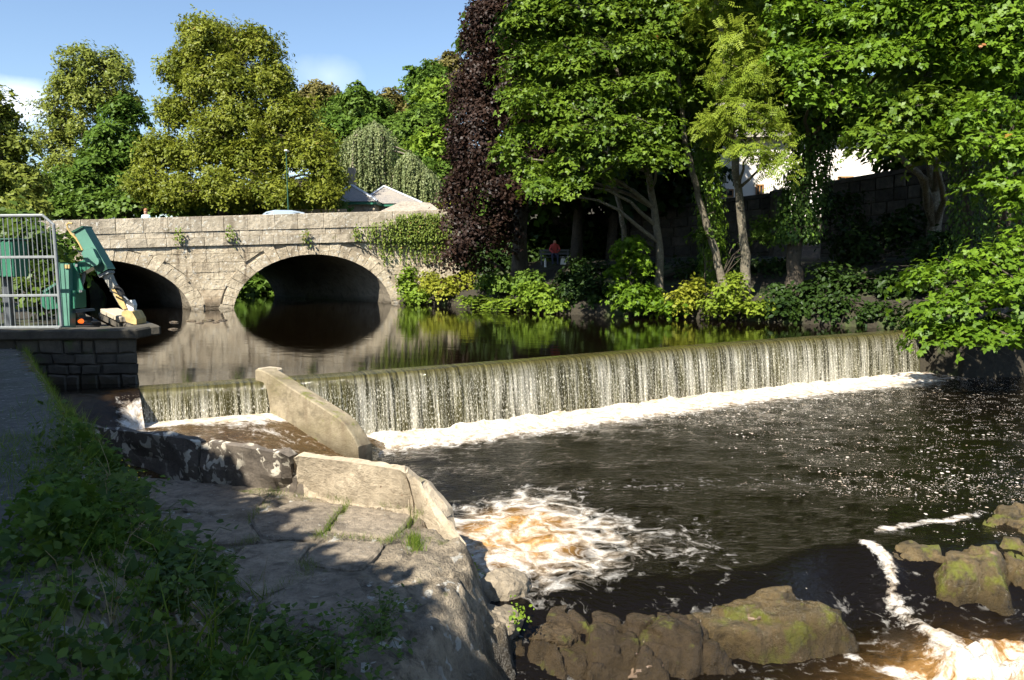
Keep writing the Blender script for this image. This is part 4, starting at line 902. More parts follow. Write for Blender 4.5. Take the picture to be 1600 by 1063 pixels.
# deep row of trees behind the bank
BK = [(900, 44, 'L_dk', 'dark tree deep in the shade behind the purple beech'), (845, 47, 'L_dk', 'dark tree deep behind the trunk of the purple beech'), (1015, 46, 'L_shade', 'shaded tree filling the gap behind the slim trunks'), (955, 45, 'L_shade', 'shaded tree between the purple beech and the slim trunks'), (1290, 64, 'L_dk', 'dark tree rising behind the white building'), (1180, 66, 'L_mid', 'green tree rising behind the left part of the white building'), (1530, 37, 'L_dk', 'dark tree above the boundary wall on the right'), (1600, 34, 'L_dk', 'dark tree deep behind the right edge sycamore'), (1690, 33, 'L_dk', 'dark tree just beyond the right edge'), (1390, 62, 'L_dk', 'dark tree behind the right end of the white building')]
for px, Y, m_, lb in BK:
    k = F_PX / Y; b_ = base(px, 380, Y); lob = []
    for zc, n_ in ((b_.z + (4.5 if Y < 60 else 7), 3), (b_.z + 9, 4), (b_.z + 13.5, 3)):
        for i in range(n_):
            a = i * 6.283 / n_ + zc; lob.append((b_.x + 2.2 * math.cos(a), b_.y + 2.2 * math.sin(a), zc + random.uniform(-.8, .8), 2.5, 2.5, 2.1))
    tree('shade_tree', lb, 'tree', [b_, b_ + Vector((.2, 0, 4)), b_ + Vector((0, .2, 9)), b_ + Vector((0, 0, 13))], .3, lob, globals()[m_], M_barkd, (.36, 36), 1.1, .60, 'diamond', 'trees behind the right bank', fill=.5)
# ================================================================== SHRUBS ALONG THE RIGHT BANK
def shrub(name, label, cat, lobes, mat, dens, pad, leaf, templ='ovate', group=None, **kw):
    rows = []
    for l in lobes:
        c = at(l[0], l[1], l[2]); rx = l[3] / F_PX * l[2]; rz = l[4] / F_PX * l[2]; rows.append((c.x, c.y, c.z, rx, rx * 0.8, rz))
    c0 = at(lobes[0][0], lobes[0][1], lobes[0][2]); T = empty(name, (c0.x, c0.y + 0.3, max(0.02, gz(c0.x, c0.y + 0.4))), label, cat, group)
    P, N, Tn, C = lobe_leaves(rows, dens, pad, leaf, kw.get('droop', .4), .4, kw.get('under', -.7), kw.get('fill', .4), kw.get('up', .7), .45)
    keep = P[:, 2] > 0.03; P, N, Tn = P[keep], N[keep], Tn[keep]
    mb = MB(); root = T.location
    for q in C[::3]: mb.tube(limb_path(root - Vector((0, 0, .2)), q, 0.1, 0.3, 5), [.018, .016, .012, .009, .005], 4, False)
    mb.build('stem', M_barkd, T); leaves('foliage', P, N, leaf * RNG.uniform(.6, 1.25, len(P)), Tn, templ, mat, T); return T
G_SH = 'shrubs along the far bank'
shrub('willow_herb', 'yellowish leafy weeds at the foot of the bridge end', 'shrub', [(632, 452, 41.2, 16, 22), (655, 460, 40.6, 18, 14), (640, 430, 41.5, 12, 14)], L_bright, (2.4, 44), .45, .20, 'diamond', G_SH)
shrub('bank_shrub', 'yellow-green low shrubs on the bank beside the bridge', 'shrub', [(690, 450, 39.6, 30, 18), (720, 440, 40, 28, 16), (670, 440, 41, 20, 14)], L_yellow, (2.4, 44), .45, .20, 'diamond', G_SH)
shrub('bank_shrub', 'green bush behind the ferns left of the dark bank gap', 'shrub', [(790, 445, 36.5, 34, 18), (830, 440, 36, 30, 16), (760, 440, 38, 26, 15)], L_mid, (2.4, 44), .45, .20, 'diamond', G_SH)
shrub('bank_shrub', 'fresh green bush dipping its leaves into the pond right of the ferns', 'shrub', [(845, 462, 33.2, 32, 20), (870, 478, 32.6, 20, 10), (825, 455, 34, 24, 18)], L_bright, (2.4, 44), .42, .19, 'ovate', G_SH)
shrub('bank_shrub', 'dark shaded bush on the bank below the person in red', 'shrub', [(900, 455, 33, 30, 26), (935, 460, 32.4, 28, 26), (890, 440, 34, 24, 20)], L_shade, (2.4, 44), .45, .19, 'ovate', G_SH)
shrub('sycamore_bush', 'bright sycamore bush overhanging the pond below the pale leaning trunk', 'shrub', [(985, 475, 30.2, 30, 16), (1010, 460, 30.2, 34, 20), (975, 450, 30.8, 26, 14), (1045, 480, 29.6, 26, 14), (990, 405, 30.5, 30, 14), (965, 425, 30.8, 26, 10), (985, 380, 30.6, 34, 10)], L_syc2, (2.4, 30), .5, .19, 'maple', G_SH, up=1.1)
shrub('bank_shrub', 'yellowish bush between the two bright overhanging bushes', 'shrub', [(1070, 470, 29.4, 26, 24), (1085, 452, 29.6, 22, 18)], L_yellow, (2.4, 44), .45, .18, 'ovate', G_SH)
shrub('sycamore_bush', 'bright yellow-green bush by the water under the ash tree', 'shrub', [(1140, 462, 28.2, 26, 26), (1175, 482, 27.8, 34, 14), (1120, 480, 28.4, 26, 18), (1150, 438, 28.4, 18, 18), (1195, 478, 27.6, 20, 12)], L_ash, (2.6, 34), .45, .17, 'ovate', G_SH, up=1.0)
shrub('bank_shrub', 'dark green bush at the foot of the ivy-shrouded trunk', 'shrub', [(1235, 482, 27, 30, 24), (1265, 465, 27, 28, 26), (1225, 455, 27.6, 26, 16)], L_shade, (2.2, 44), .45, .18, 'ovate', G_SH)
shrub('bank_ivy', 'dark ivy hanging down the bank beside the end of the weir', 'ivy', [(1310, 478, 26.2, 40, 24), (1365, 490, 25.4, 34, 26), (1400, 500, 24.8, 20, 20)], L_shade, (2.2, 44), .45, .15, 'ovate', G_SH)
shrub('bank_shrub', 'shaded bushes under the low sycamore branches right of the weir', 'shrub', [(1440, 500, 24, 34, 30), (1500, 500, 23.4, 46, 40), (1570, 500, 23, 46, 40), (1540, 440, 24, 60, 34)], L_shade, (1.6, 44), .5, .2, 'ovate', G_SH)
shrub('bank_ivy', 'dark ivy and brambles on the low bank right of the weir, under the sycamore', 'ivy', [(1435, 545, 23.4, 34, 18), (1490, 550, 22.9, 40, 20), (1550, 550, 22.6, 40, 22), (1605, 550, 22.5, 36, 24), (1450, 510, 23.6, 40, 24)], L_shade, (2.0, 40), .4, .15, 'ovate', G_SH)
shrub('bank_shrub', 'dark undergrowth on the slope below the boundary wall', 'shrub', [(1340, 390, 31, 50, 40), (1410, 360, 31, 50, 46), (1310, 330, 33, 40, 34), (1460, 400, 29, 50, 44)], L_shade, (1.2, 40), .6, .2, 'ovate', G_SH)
shrub('bank_shrub', 'small leafy saplings at mid slope between the pale trunk and the ivy-shrouded trunk', 'shrub', [(1110, 365, 30.2, 24, 8), (1185, 370, 29.6, 30, 12), (1205, 350, 30.5, 30, 12)], L_mid, (2.2, 24), .45, .18, 'ovate', G_SH, up=1.1)

shrub('hedge', 'long hedge of shrubs under the trees behind the parapet', 'shrub', [(px, 326 + 6 * math.sin(px), 60, 34, 22) for px in range(60, 520, 38)], L_mid, (1.0, 40), .8, .38, 'diamond')
shrub('shade_hedge', 'dark hedge standing in for deep shade behind the person in red', 'shrub', [(px, 385, 46, 34, 44) for px in range(800, 1000, 34)], L_shade, (.9, 40), .8, .38, 'diamond', 'dark shrubs added for the bank shade')  # this and the next three: dark shrubs put in as the bank's shade
shrub('shade_hedge', 'dark undergrowth added as shade on the bank between the ivy-shrouded trunk and the weir end', 'shrub', [(1290, 440, 28.5, 34, 26), (1340, 445, 27.5, 36, 26), (1390, 450, 26.5, 36, 30), (1430, 440, 26, 30, 30)], L_shade, (1.6, 40), .5, .2, 'ovate', 'dark shrubs added for the bank shade')
shrub('shade_hedge', 'low dark plants added as shade under the trees behind the yellowish bushes', 'shrub', [(1000, 425, 34, 40, 18), (1080, 420, 34, 40, 18), (1160, 420, 33, 40, 20), (920, 420, 36, 44, 16), (1215, 420, 32, 30, 22)], L_shade, (1.4, 40), .5, .2, 'ovate', 'dark shrubs added for the bank shade')
shrub('shade_hedge', 'dark shrubs added as deep shade between the bridge end and the purple beech', 'shrub', [(725, 400, 43.5, 26, 30), (765, 395, 43.5, 30, 34), (740, 360, 44, 30, 26), (800, 400, 43, 26, 24)], L_shade, (1.4, 40), .6, .26, 'diamond', 'dark shrubs added for the bank shade')
shrub('upstream_thicket', 'dark thicket upstream, glimpsed through the arches of the bridge', 'shrub', [(px, py, Y, 90, 60) for px, py, Y in ((330, 430, 58), (400, 440, 60), (470, 430, 62), (250, 430, 57), (180, 430, 56), (540, 430, 63), (370, 480, 56), (300, 490, 55), (440, 480, 58))], L_dk, (.35, 40), 1.4, .6, 'diamond')
def fern(name, label, px, py, Y, n=26, L=0.95, mat=L_fern):
    p = at(px, py, Y); root = Vector((p.x, p.y, max(0.10, p.z - 0.25))); T = empty(name, root, label, 'fern', 'ferns at the water edge')
    PP, NN, SS, TT, DD = [], [], [], [], []
    mb = MB()
    for i in range(n):
        a = random.uniform(0, 6.283); l = L * random.uniform(.7, 1.1); h = random.uniform(.5, .9); d = Vector((math.cos(a), math.sin(a), 0)); pts = []
        for k in range(10):
            t = k / 9; pts.append(root + d * l * t * (1.0 - .1 * t) + Vector((0, 0, l * (h * t * 1.6 - 1.25 * t * t))))
        mb.tube(pts, [.008 * (1 - .08 * k) for k in range(10)], 3, False)
        side = d.cross(Vector((0, 0, 1)))
        for k in range(1, 10):
            for sg in (-1, 1):
                PP.append(tuple(pts[k])); NN.append((d.x * .25, d.y * .25, .9)); DD.append(tuple(side * sg + d * .35)); SS.append(l * .26 * math.sin(math.pi * (k + .6) / 10.4) ** .7); TT.append(random.random())
    mb.build('stalk', M_stem, T)
    leaves('fronds', np.array(PP), np.array(NN) + RNG.normal(size=(len(PP), 3)) * .12, np.array(SS), np.array(TT), 'diamond', mat, T, np.array(DD) * 3)
for (px, py, Y, lb) in ((738, 468, 37.0, 'fern drooping over the pond, leftmost of the two big ferns'), (775, 474, 35.5, 'fern drooping over the pond, rightmost of the two big ferns'), (800, 478, 34.6, 'smaller fern at the water between the big ferns and the fresh green bush')):
    fern('fern', lb, px, py, Y, 30, 1.05 if 'big' in lb else .8)

# ================================================================== TREES BEHIND THE BRIDGE
def bgtree(name, label, lobes, mat, trunk_px, Y, dens, pad, leaf, group='trees behind the bridge', templ='spray', r0=.35, **kw):
    zc = [at(l[0], l[1], l[2]) for l in lobes]; b = at(trunk_px, 330, Y); b.z = gz(b.x, b.y)
    top = max(z.z for z in zc); c = sum(zc, Vector()) / len(zc)
    tr = [b, Vector((b.x, b.y, b.z + (c.z - b.z) * .5)), Vector(((b.x + c.x) / 2, (b.y + c.y) / 2, c.z)), Vector((c.x, c.y, (c.z + top) / 2))]
    return tree(name, label, 'tree', tr, r0, lobes, mat, M_barkd, dens, pad, leaf, templ, group, **kw)
bgtree('lime_tree', 'big rounded yellow-olive tree standing behind the bridge parapet', [(335, 70, 58, 56, 42), (395, 75, 58, 44, 36), (290, 110, 58, 42, 40), (345, 130, 57, 62, 46), (420, 130, 57.5, 44, 44), (280, 175, 57, 38, 36), (370, 190, 56.5, 60, 40), (455, 190, 57, 44, 44), (250, 240, 56.5, 46, 36), (320, 240, 56, 56, 40), (400, 250, 55.5, 56, 38), (480, 240, 56, 46, 40), (512, 275, 56, 30, 34), (225, 290, 55.5, 38, 36), (280, 300, 55, 50, 34), (350, 300, 54.5, 56, 34), (430, 300, 54.5, 50, 32), (495, 300, 55, 36, 26)],
       L_lime, 345, 57, (1.0, 76), .80, .22, droop=.9, fill=.16, shell=.38, up=.45, r0=.5, twig=.5, flat=.6)
bgtree('airy_tree', 'tall airy olive tree with thin top left of the big olive tree', [(140, 100, 74, 40, 28), (175, 115, 74, 34, 34), (105, 135, 74, 36, 34), (145, 150, 74, 50, 36), (190, 160, 74, 28, 34), (85, 180, 74, 32, 30), (125, 205, 74, 44, 34), (75, 225, 74, 28, 30), (110, 260, 74, 50, 36), (95, 300, 73, 50, 40)], L_olive, 140, 74, (.55, 50), .9, .28, droop=.5, fill=.12, flat=.6, shell=.35, twig=.8)
bgtree('green_tree', 'deep green tree between the airy tree and the big olive tree', [(195, 185, 66, 30, 30), (180, 225, 65, 46, 32), (215, 240, 66, 26, 34), (165, 265, 64, 44, 30), (200, 300, 64, 40, 34), (150, 310, 63, 44, 28)], L_dk, 190, 65, (.6, 56), 1.0, .36, droop=.4, fill=.3)
bgtree('green_tree', 'fresh green tree low down left of the deep green tree', [(120, 290, 62, 36, 28), (105, 325, 61, 40, 24), (75, 300, 62, 30, 30)], L_mid, 110, 62, (.6, 56), 1.0, .34, fill=.3)
bgtree('edge_tree', 'shaded olive tree cut by the left edge of the picture', [(10, 240, 46, 38, 36), (30, 285, 46, 42, 34), (-10, 300, 45, 60, 50), (20, 325, 45, 52, 26), (-20, 190, 46, 40, 44), (0, 165, 46, 14, 26)], L_olive, 0, 46, (.7, 50), .8, .28, fill=.3, droop=.5)
HT = [(495, 155, 142, 38, 22, L_brown, 'brownish rounded tree on the skyline right of the big olive tree'), (560, 175, 134, 46, 38, L_mid, 'broad mid-green tree on the skyline above the weeping tree'), (612, 178, 138, 34, 32, L_brown, 'olive tree on the skyline right of the broad mid-green tree'),
      (520, 205, 122, 34, 34, L_dk, 'dark green tree on the hill behind the olive tree'), (575, 220, 120, 36, 34, L_dk, 'dark green tree on the hill directly behind the weeping tree'), (632, 225, 116, 36, 42, L_mid, 'green tree on the hill right of the weeping tree'), (668, 130, 128, 32, 34, L_dk, 'tall dark tree on the skyline left of the purple beech'),
      (705, 120, 132, 30, 34, L_brown, 'brownish tree on the skyline touching the purple beech'), (690, 165, 112, 40, 40, L_bright, 'sunlit bright green tree high on the hill by the purple beech'), (660, 200, 108, 30, 36, L_mid, 'green tree below the tall dark skyline tree'), (680, 235, 98, 38, 36, L_bright, 'sunlit bright green tree at mid height left of the purple beech'),
      (700, 290, 88, 34, 36, L_mid, 'green tree low on the hill left of the purple beech'), (655, 275, 92, 28, 30, L_dk, 'dark tree behind the hanging strands of the weeping tree'), (690, 325, 80, 30, 22, L_yellow, 'yellowish shrubby tree just above the right end of the parapet'), (560, 270, 104, 60, 40, L_dk, 'dark tree behind the house roofs'), (450, 215, 118, 50, 50, L_dk, 'dark tree behind the right side of the big olive tree')]
for px, py, Y, w, h, m_, lb in HT:
    lob = []
    for k in range(6):
        a = k * 1.05 + random.random(); q = 0 if k == 0 else .52
        lob.append((px + w * q * math.cos(a) * 1.05, py + h * q * math.sin(a), Y + random.uniform(-2, 2), w * random.uniform(.5, .66), h * random.uniform(.5, .66)))
    bgtree('hill_tree', lb, lob, m_, px, Y, (.30, 38), 1.5, .62, 'trees on the hillside', r0=.3, fill=.3, droop=.4)

# weeping tree
wt0 = at(592, 330, 80); wt0.z = gz(wt0.x, wt0.y)
weep = empty('weeping_tree', wt0, 'pale silvery weeping tree with hanging strands behind the house roofs', 'tree')
mb = MB(); tops = [at(585, 194, 80), at(560, 205, 79), at(610, 215, 79.5), at(640, 240, 78.5), at(540, 222, 79.5), at(665, 265, 78)]
mb.tube([wt0, wt0.lerp(tops[0], .5) + Vector((.3, 0, 0)), tops[0]], [.4, .3, .1], 8)
for q in tops[1:]: mb.tube(limb_path(wt0.lerp(tops[0], .75), q, .18, .1), [.14, .12, .1, .08, .05, .03], 6)
mb.build('trunk', M_bark, weep, True)
PP, DDn, WT = [], [], []
for q, rad_, zlo, cnt in ((tops[0], 2.6, 4.2, 300), (tops[1], 1.8, 4.6, 120), (tops[3], 2.0, 3.9, 170), (tops[5], 1.8, 3.6, 120), (tops[4], 1.2, 5.2, 60)):
    for _ in range(cnt):
        a = random.random() * 6.283; r_ = rad_ * math.sqrt(random.random()); sw = random.uniform(0, 6.28); d_ = 0.0; z0 = q.z + .35 - random.random() * .3; zend = max(zlo, z0 - .55 * r_ - random.uniform(2.0, 7.0))
        while True:
            rr_ = r_ * (1 - math.exp(-d_ / .55)); z = z0 - d_ - .25 * rr_
            if z < zend: break
            PP.append((q.x + rr_ * math.cos(a) + .05 * math.sin(d_ * 1.3 + sw), q.y + rr_ * math.sin(a) + .05 * math.cos(d_ + sw), z)); DDn.append((math.cos(a), math.sin(a), .25)); WT.append(sw / 6.3); d_ += .15
PP = np.array(PP); n_ = len(PP)
leaves('hanging_strands', PP + RNG.normal(size=(n_, 3)) * .05, np.array(DDn) + RNG.normal(size=(n_, 3)) * .5, .24 * RNG.uniform(.7, 1.2, n_), np.array(WT), 'diamond', L_weep, weep, np.array([0, 0, -2.5]))

# creeper hanging on the bridge face
cr = empty('bridge_creeper', B(12.0, 3.0, -0.1), 'green creeper hanging over the parapet at the right end of the bridge', 'ivy')
PP, TT = [], []
for _ in range(190):
    s = random.triangular(9.4, 15.0, 13.2); z0 = z_top(s) - (.12 if s > 11.5 else .35) + random.uniform(-.35, .0) - (max(0, 11.0 - s) * .25); ln = random.triangular(.4, 2.9, 1.2) * (1.0 if s > 10.5 else .5); off = 0
    for k in range(int(ln / .055)):
        off += random.uniform(-.03, .03); z = z0 - k * .055; t_ = (-.16 if z > z_str(s) else -.07); PP.append(tuple(B(s + off, z, t_ - random.uniform(.0, .14)))); TT.append(random.random())
for s_c, z_c in ((9.5, 3.7), (6.9, 3.55), (1.0, 3.55), (3.3, 3.62), (-3.3, 3.35)):
    for _ in range(60): PP.append(tuple(B(s_c + random.gauss(0, .12), z_c + random.gauss(0, .22), -.2))); TT.append(random.random())
PP = np.array(PP); n_ = len(PP)
leaves('foliage', PP, np.array(tuple(BN)) * .8 + RNG.normal(size=(n_, 3)) * .45 + np.array([0, 0, .5]), .11 * RNG.uniform(.6, 1.4, n_), np.array(TT), 'ovate', L_ivyb, cr, np.array([0, 0, -1.2]))

# ================================================================== MACHINE, FENCE, CABINET ON THE LEFT
M_green = plain('green_paint', (0.030, 0.155, 0.095), 0.42, 0, .12, 3, .05)
M_green2 = plain('worn_green_paint', (0.085, 0.215, 0.165), 0.5, 0, .15, 3, .05)
M_greend = plain('dark_green_paint', (0.018, 0.075, 0.050), 0.45, 0, .12, 3, .05)
M_galv = plain('galvanised_steel', (0.25, 0.27, 0.28), 0.5, .3, .18, 14, .05)
M_boom = plain('grey_boom_steel', (0.36, 0.35, 0.31), 0.5, .2, .25, 9, .1)
M_bucket = plain('buff_bucket_paint', (0.50, 0.36, 0.15), 0.6, 0, .25, 8, .1)
M_white = plain('white_paint', (0.75, 0.75, 0.72), 0.5, 0, .08)
M_black = plain('black_rubber', (0.012, 0.012, 0.012), 0.5)
M_timber = plain('weathered_timber', (0.42, 0.36, 0.27), 0.85, 0, .22, 12, .3)
M_grey = plain('dark_grey_steel', (0.085, 0.095, 0.11), 0.5, .2)
def emis():
    t = NT('orange_lamp'); return t.done(t.princ(Base_Color=(0.8, 0.12, 0.02), Roughness=0.3, Emission_Color=(1, 0.15, 0.02, 1), Emission_Strength=0.6))
M_lamp = emis()

MY = 15.9
def plate(pts, Y, th, mb=None):
    """flat plate traced by pixels on the plane y = Y, with thickness th"""
    mb = mb or MB(); return mb.prism([at(x, y, Y - th / 2) for x, y in pts][::-1], (0, th, 0))
mach = empty('screen_cleaning_machine', at(100, 517, MY), 'green hydraulic screen-cleaning machine with raised arm and buff grab on the wall', 'machine')
mb = plate([(92, 412), (107, 412), (109, 519), (94, 519)], MY - .35, .22)
mb.build('column', M_green2, mach)
plate([(88, 411), (94, 410), (95, 520), (91, 520)], MY - .30, .30).build('column_edge', M_greend, mach)
p1 = plate([(107, 413), (117, 411), (131, 455), (122, 459), (109, 455)], MY - .30, .04); p1.build('gusset_plate', M_green, mach)
for q in ((127, 455), (120, 415)):
    c = at(*q, MY - .335); MB().tube([c, c + Vector((0, -.03, 0))], .03, 8).build('bolt', M_galv, mach)
MB().cbox(at(105.5, 417, MY - .47), (.10, .03, .08), .008).build('bolt_plate', M_bucket, mach)
plate([(107, 455), (117, 454), (118, 482), (107, 483)], MY - .2, .4).build('valve_box', M_green, mach)
plate([(65, 461), (84, 443), (86, 456), (92, 456), (92, 482), (72, 484), (65, 478)], MY + .15, .5).build('power_pack', M_green, mach)
plate([(66, 455), (86, 442), (88, 445), (68, 458)], MY + .05, .75).build('power_pack_lid', M_green2, mach)
plate([(118, 412), (140, 402), (147, 416), (122, 429)], MY - .1, .30).build('lower_arm', M_green, mach)
plate([(114, 361.5), (130, 354), (168.5, 420), (152.5, 429)], MY - .05, .30).build('arm_housing', M_green2, mach)
plate([(150, 398), (168.5, 420.5), (152.5, 429.5), (146, 416)], MY - .07, .31).build('arm_housing_end', M_greend, mach)
plate([(110.5, 362), (128.5, 353), (130, 355), (113, 364.5)], MY - .05, .36).build('end_cap', M_greend, mach)
kn = [(127, 396), (131, 390), (141, 387), (145, 389)] + [(147 + 7.5 * math.sin(a) - 0, 409 - 7.5 * math.cos(a)) for a in np.linspace(.6, 4.0, 8)] + [(134, 410)]
plate(kn, MY - .27, .10).build('knuckle_plate', M_green2, mach)
plate([(155, 427.5), (168.5, 422), (171, 430), (175, 440), (199, 482), (194, 486), (187, 478), (163, 437)], MY - .05, .16).build('telescopic_boom', M_boom, mach)
plate([(153, 430), (168, 423), (169.5, 427), (155, 434)], MY - .06, .26).build('boom_collar', M_galv, mach)
plate([(174, 452), (184, 450), (198, 482), (193, 484), (186, 476)], MY - .14, .03).build('boom_wear_plate', M_bucket, mach)
MB().tube([at(181, 447, MY - .2), at(191, 462, MY - .2)], .055, 10).build('ram_cylinder', M_black, mach)
MB().tube([at(191, 462, MY - .2), at(200, 470, MY - .2)], .025, 8).build('ram_rod', M_galv, mach)
for i, (a, b_, c_) in enumerate((((176, 452), (190, 444), (195, 462)), ((172, 455), (184, 458), (196, 468)), ((112, 436), (118, 418), (113, 430)))):
    P = [at(*a, MY - .25), at(*b_, MY - .32), at(*c_, MY - .25)]; pts = [P[0].lerp(P[1], t).lerp(P[1].lerp(P[2], t), t) for t in np.linspace(0, 1, 9)]
    MB().tube(pts, .014, 6).build('hose', M_black, mach)
hz_ = [(129, 391), (124, 381), (119, 373), (111, 365), (105.5, 357), (104.5, 351.5), (107.5, 348.5), (113, 349.5)]
MB().tube([at(x, y, MY - .12) for x, y in hz_], .022, 6).build('looped_pipe', M_bucket, mach)
plate([(198, 470), (206, 469), (209, 477), (208, 486), (199, 487), (195, 483)], MY - .05, .14).build('coupler', M_white, mach)
gb = plate([(190, 488), (194, 485.5), (206, 487), (209, 492), (213, 499), (213.3, 507), (209, 507), (197, 503), (195, 496), (190, 493)], MY - .05, .42); gb.build('grab', M_bucket, mach)
MB().tube([at(132, 424, MY - .1), at(130, 440, MY - .1), at(127, 447, MY - .1)], [.045, .03, .03], 8).build('lift_ram', M_galv, mach)
plate([(92, 487), (118, 485), (120, 489), (92, 492)], MY, .7).build('carriage', M_grey, mach)
for q in (96, 104, 112):
    c = at(q, 494, MY - .2); MB().tube([c + Vector((0, -.05, 0)), c + Vector((0, .06, 0))], .09, 12).build('roller', M_black, mach)
plate([(107, 495), (121, 495), (121, 507), (107, 507)], MY - .1, .1).build('rating_panel', M_greend, mach)
c = at(127.5, 502, MY - .2); MB().tube([c, c + Vector((0, -.08, 0))], [.05, .035], 10).build('warning_light', M_lamp, mach)
for yy in (507, 513): plate([(107, yy), (140, yy - 1), (140, yy + 1.5), (107, yy + 2)], MY - .05, .1).build('rail', M_grey, mach)

# timber sleeper on the wall
a_, b_ = Vector((-8.0, 16.3, 1.06)), Vector((-9.9, 19.2, 1.06)); dd = b_ - a_
MB().cbox(a_.lerp(b_, .5) + Vector((0, 0, .06)), (dd.length, .40, .12), .015, math.atan2(dd.y, dd.x)).thing('timber_sleeper', M_timber, 'pale weathered timber sleeper lying on the wall under the grab', 'beam')

# galvanised railing
FY = 14.9
fence = empty('steel_railing', at(95, 516, FY), 'galvanised vertical-bar steel railing with a slanted corner at the left', 'fence')
zb = at(95, 516, FY).z; zt = at(60, 337, FY).z
xe = at(92, 450, FY).x; xs = xe - 1.0 / 61 * 0
xtop = at(67, 337, FY).x; zslant = at(88, 351, FY).z; XL = -13.2
MB().tube([Vector((XL, FY, zt)), Vector((xtop, FY, zt)), Vector((xe - .02, FY, zslant)), Vector((xe, FY, zb + .08)), Vector((xe - .16, FY, zb - .02))], .032, 8).build('frame', M_galv, fence)
for py in (402, 462):
    z = at(50, py, FY).z; MB().cbox(((XL + xe) / 2, FY, z), (xe - XL, .035, .05), .006).build('rail', M_galv, fence)
z = zb + .06; MB().cbox(((XL + xe) / 2, FY, z), (xe - XL, .035, .05), .006).build('rail', M_galv, fence)
x = xe - .088
while x > -10.9:
    ztop = zt if x < xtop else zslant + (zt - zslant) * (xe - .02 - x) / (xe - .02 - xtop)
    MB().tube([(x, FY, zb + .05), (x, FY, ztop)], .008, 6).build('bar', M_galv, fence); x -= .088
MB().cbox((-10.4, FY + .05, (zb + zt) / 2), (.07, .07, zt - zb), .008).build('post', M_galv, fence)

# control cabinet
CYY = 16.4
cab = empty('control_cabinet', at(12, 495, CYY), 'green ribbed metal control cabinet on a grey post behind the railing', 'cabinet')
x0, x1 = at(-45, 400, CYY).x, at(32, 400, CYY).x; z0, z1 = at(20, 433, CYY).z, at(20, 376, CYY).z
MB().cbox(((x0 + x1) / 2, CYY, (z0 + z1) / 2), (x1 - x0, .5, z1 - z0), .015).build('body', M_green, cab)
for k in range(9):
    xx = x0 + (x1 - x0) * (k + .5) / 9; MB().cbox((xx, CYY - .255, (z0 + z1) / 2), (.045, .03, (z1 - z0) * .94), .008).build('rib', M_green, cab)
MB().cbox(((x0 + x1) / 2, CYY, z1 + .02), (x1 - x0 + .06, .58, .04), .01).build('roof', M_greend, cab)
for xx in (at(11, 440, CYY).x, x0 + .15): MB().cbox((xx, CYY, (z0 + .6) / 2), (.16, .16, z0 - .6), .01).build('post', M_grey, cab)

# buddleia behind the railing
shrub('buddleia', 'dark buddleia bush with drooping leaves behind the steel railing', 'shrub', [(45, 370, 18.5, 32, 36), (70, 420, 18.5, 28, 36), (40, 460, 18.5, 36, 34), (75, 470, 18.8, 22, 26), (20, 345, 19, 30, 22)], L_weed, (1.7, 26), .5, .22, 'diamond')
shrub('bank_thicket', 'dark thicket on the left bank between the machine and the bridge', 'shrub', [(95, 385, 28, 32, 30), (60, 400, 25, 46, 40), (110, 425, 29, 24, 26), (20, 380, 24, 50, 40), (100, 470, 26, 30, 24)], L_dk, (1.2, 40), .6, .22, 'ovate')

# ================================================================== BUILDINGS
M_wallst = stone_mat('house_stone', (0.24, 0.20, 0.15), (0.42, 0.36, 0.28), stain_amt=.4, bump=.7, bdist=.06, per_obj=0, grain=1.4)
def slate_mat():
    t = NT('slate_roof'); p = t.pos(); br = t.n('TexBrick', {'Vector': t.n('TexCoord').outputs['Object'], 'Color1': (.20, .19, .18, 1), 'Color2': (.33, .29, .25, 1), 'Mortar': (.09, .09, .09, 1), 'Scale': 3.2, 'Mortar Size': .02, 'Row Height': .18, 'Brick Width': .3}).outputs['Color']
    return t.done(t.princ(Base_Color=t.mix(t.ramp(t.noise(p, 1.2, 4), .45, .7), br, (.27, .24, .20)), Roughness=.6))
M_slate = slate_mat(); M_lead = plain('lead_ridge', (.45, .48, .53), .5, .1, .1); M_render = plain('white_render', (.80, .76, .70), .85, 0, .05, 2, .1)
M_glass = plain('window_glass', (.03, .035, .04), .08, 0, .05); M_wood = plain('timber_frame', (.32, .16, .06), .5, 0, .1); M_stroof = stone_mat('stone_slate_roof', (.22, .19, .155), (.40, .35, .29), stain_amt=.4, bump=1.0, bdist=.08, per_obj=0, grain=1.2)
house = empty('stone_house', (at(575, 330, 62).x, 64, gz(at(575, 330, 62).x, 64)), 'stone house with two hipped slate roofs and pale lead ridges behind the bridge', 'house')
def hip(pxl, pxr, py, apx, apy, Y, dep, nm, m_):
    A, Bq = at(pxl, py, Y), at(pxr, py, Y); top = at(apx, apy, Y + dep / 2); C, D = A + Vector((0, dep, 0)), Bq + Vector((0, dep, 0)); D.z = C.z = A.z = Bq.z = (A.z + Bq.z) / 2
    r = mk(nm, [tuple(v) for v in (A, Bq, D, C, top)], [(0, 1, 4), (1, 2, 4), (2, 3, 4), (3, 0, 4), (3, 2, 1, 0)], m_, house)
    for v in (A, Bq, D, C): MB().tube([v + Vector((0, 0, .03)), top + Vector((0, 0, .06))], .09, 5).build('lead_ridge', M_lead, r)
    MB().box((A + Bq + C + D) / 4 + Vector((0, 0, -.12)), ((Bq - A).length - .15, dep - .15, .22)).build('fascia', M_green, house)
    MB().box((A + Bq + C + D) / 4 + Vector((0, 0, -2.4)), ((Bq - A).length - .6, dep - .6, 4.4)).build('wall', M_wallst, house)
    return A
hip(512, 590, 315, 548, 289.5, 62, 3.9, 'roof', M_slate); hip(560, 660, 318, 600, 292, 64.5, 5.2, 'roof', M_slate)
c = at(550, 281, 65); MB().cbox(c, (.6, .6, 1.9), .04).build('chimney', M_wallst, house)
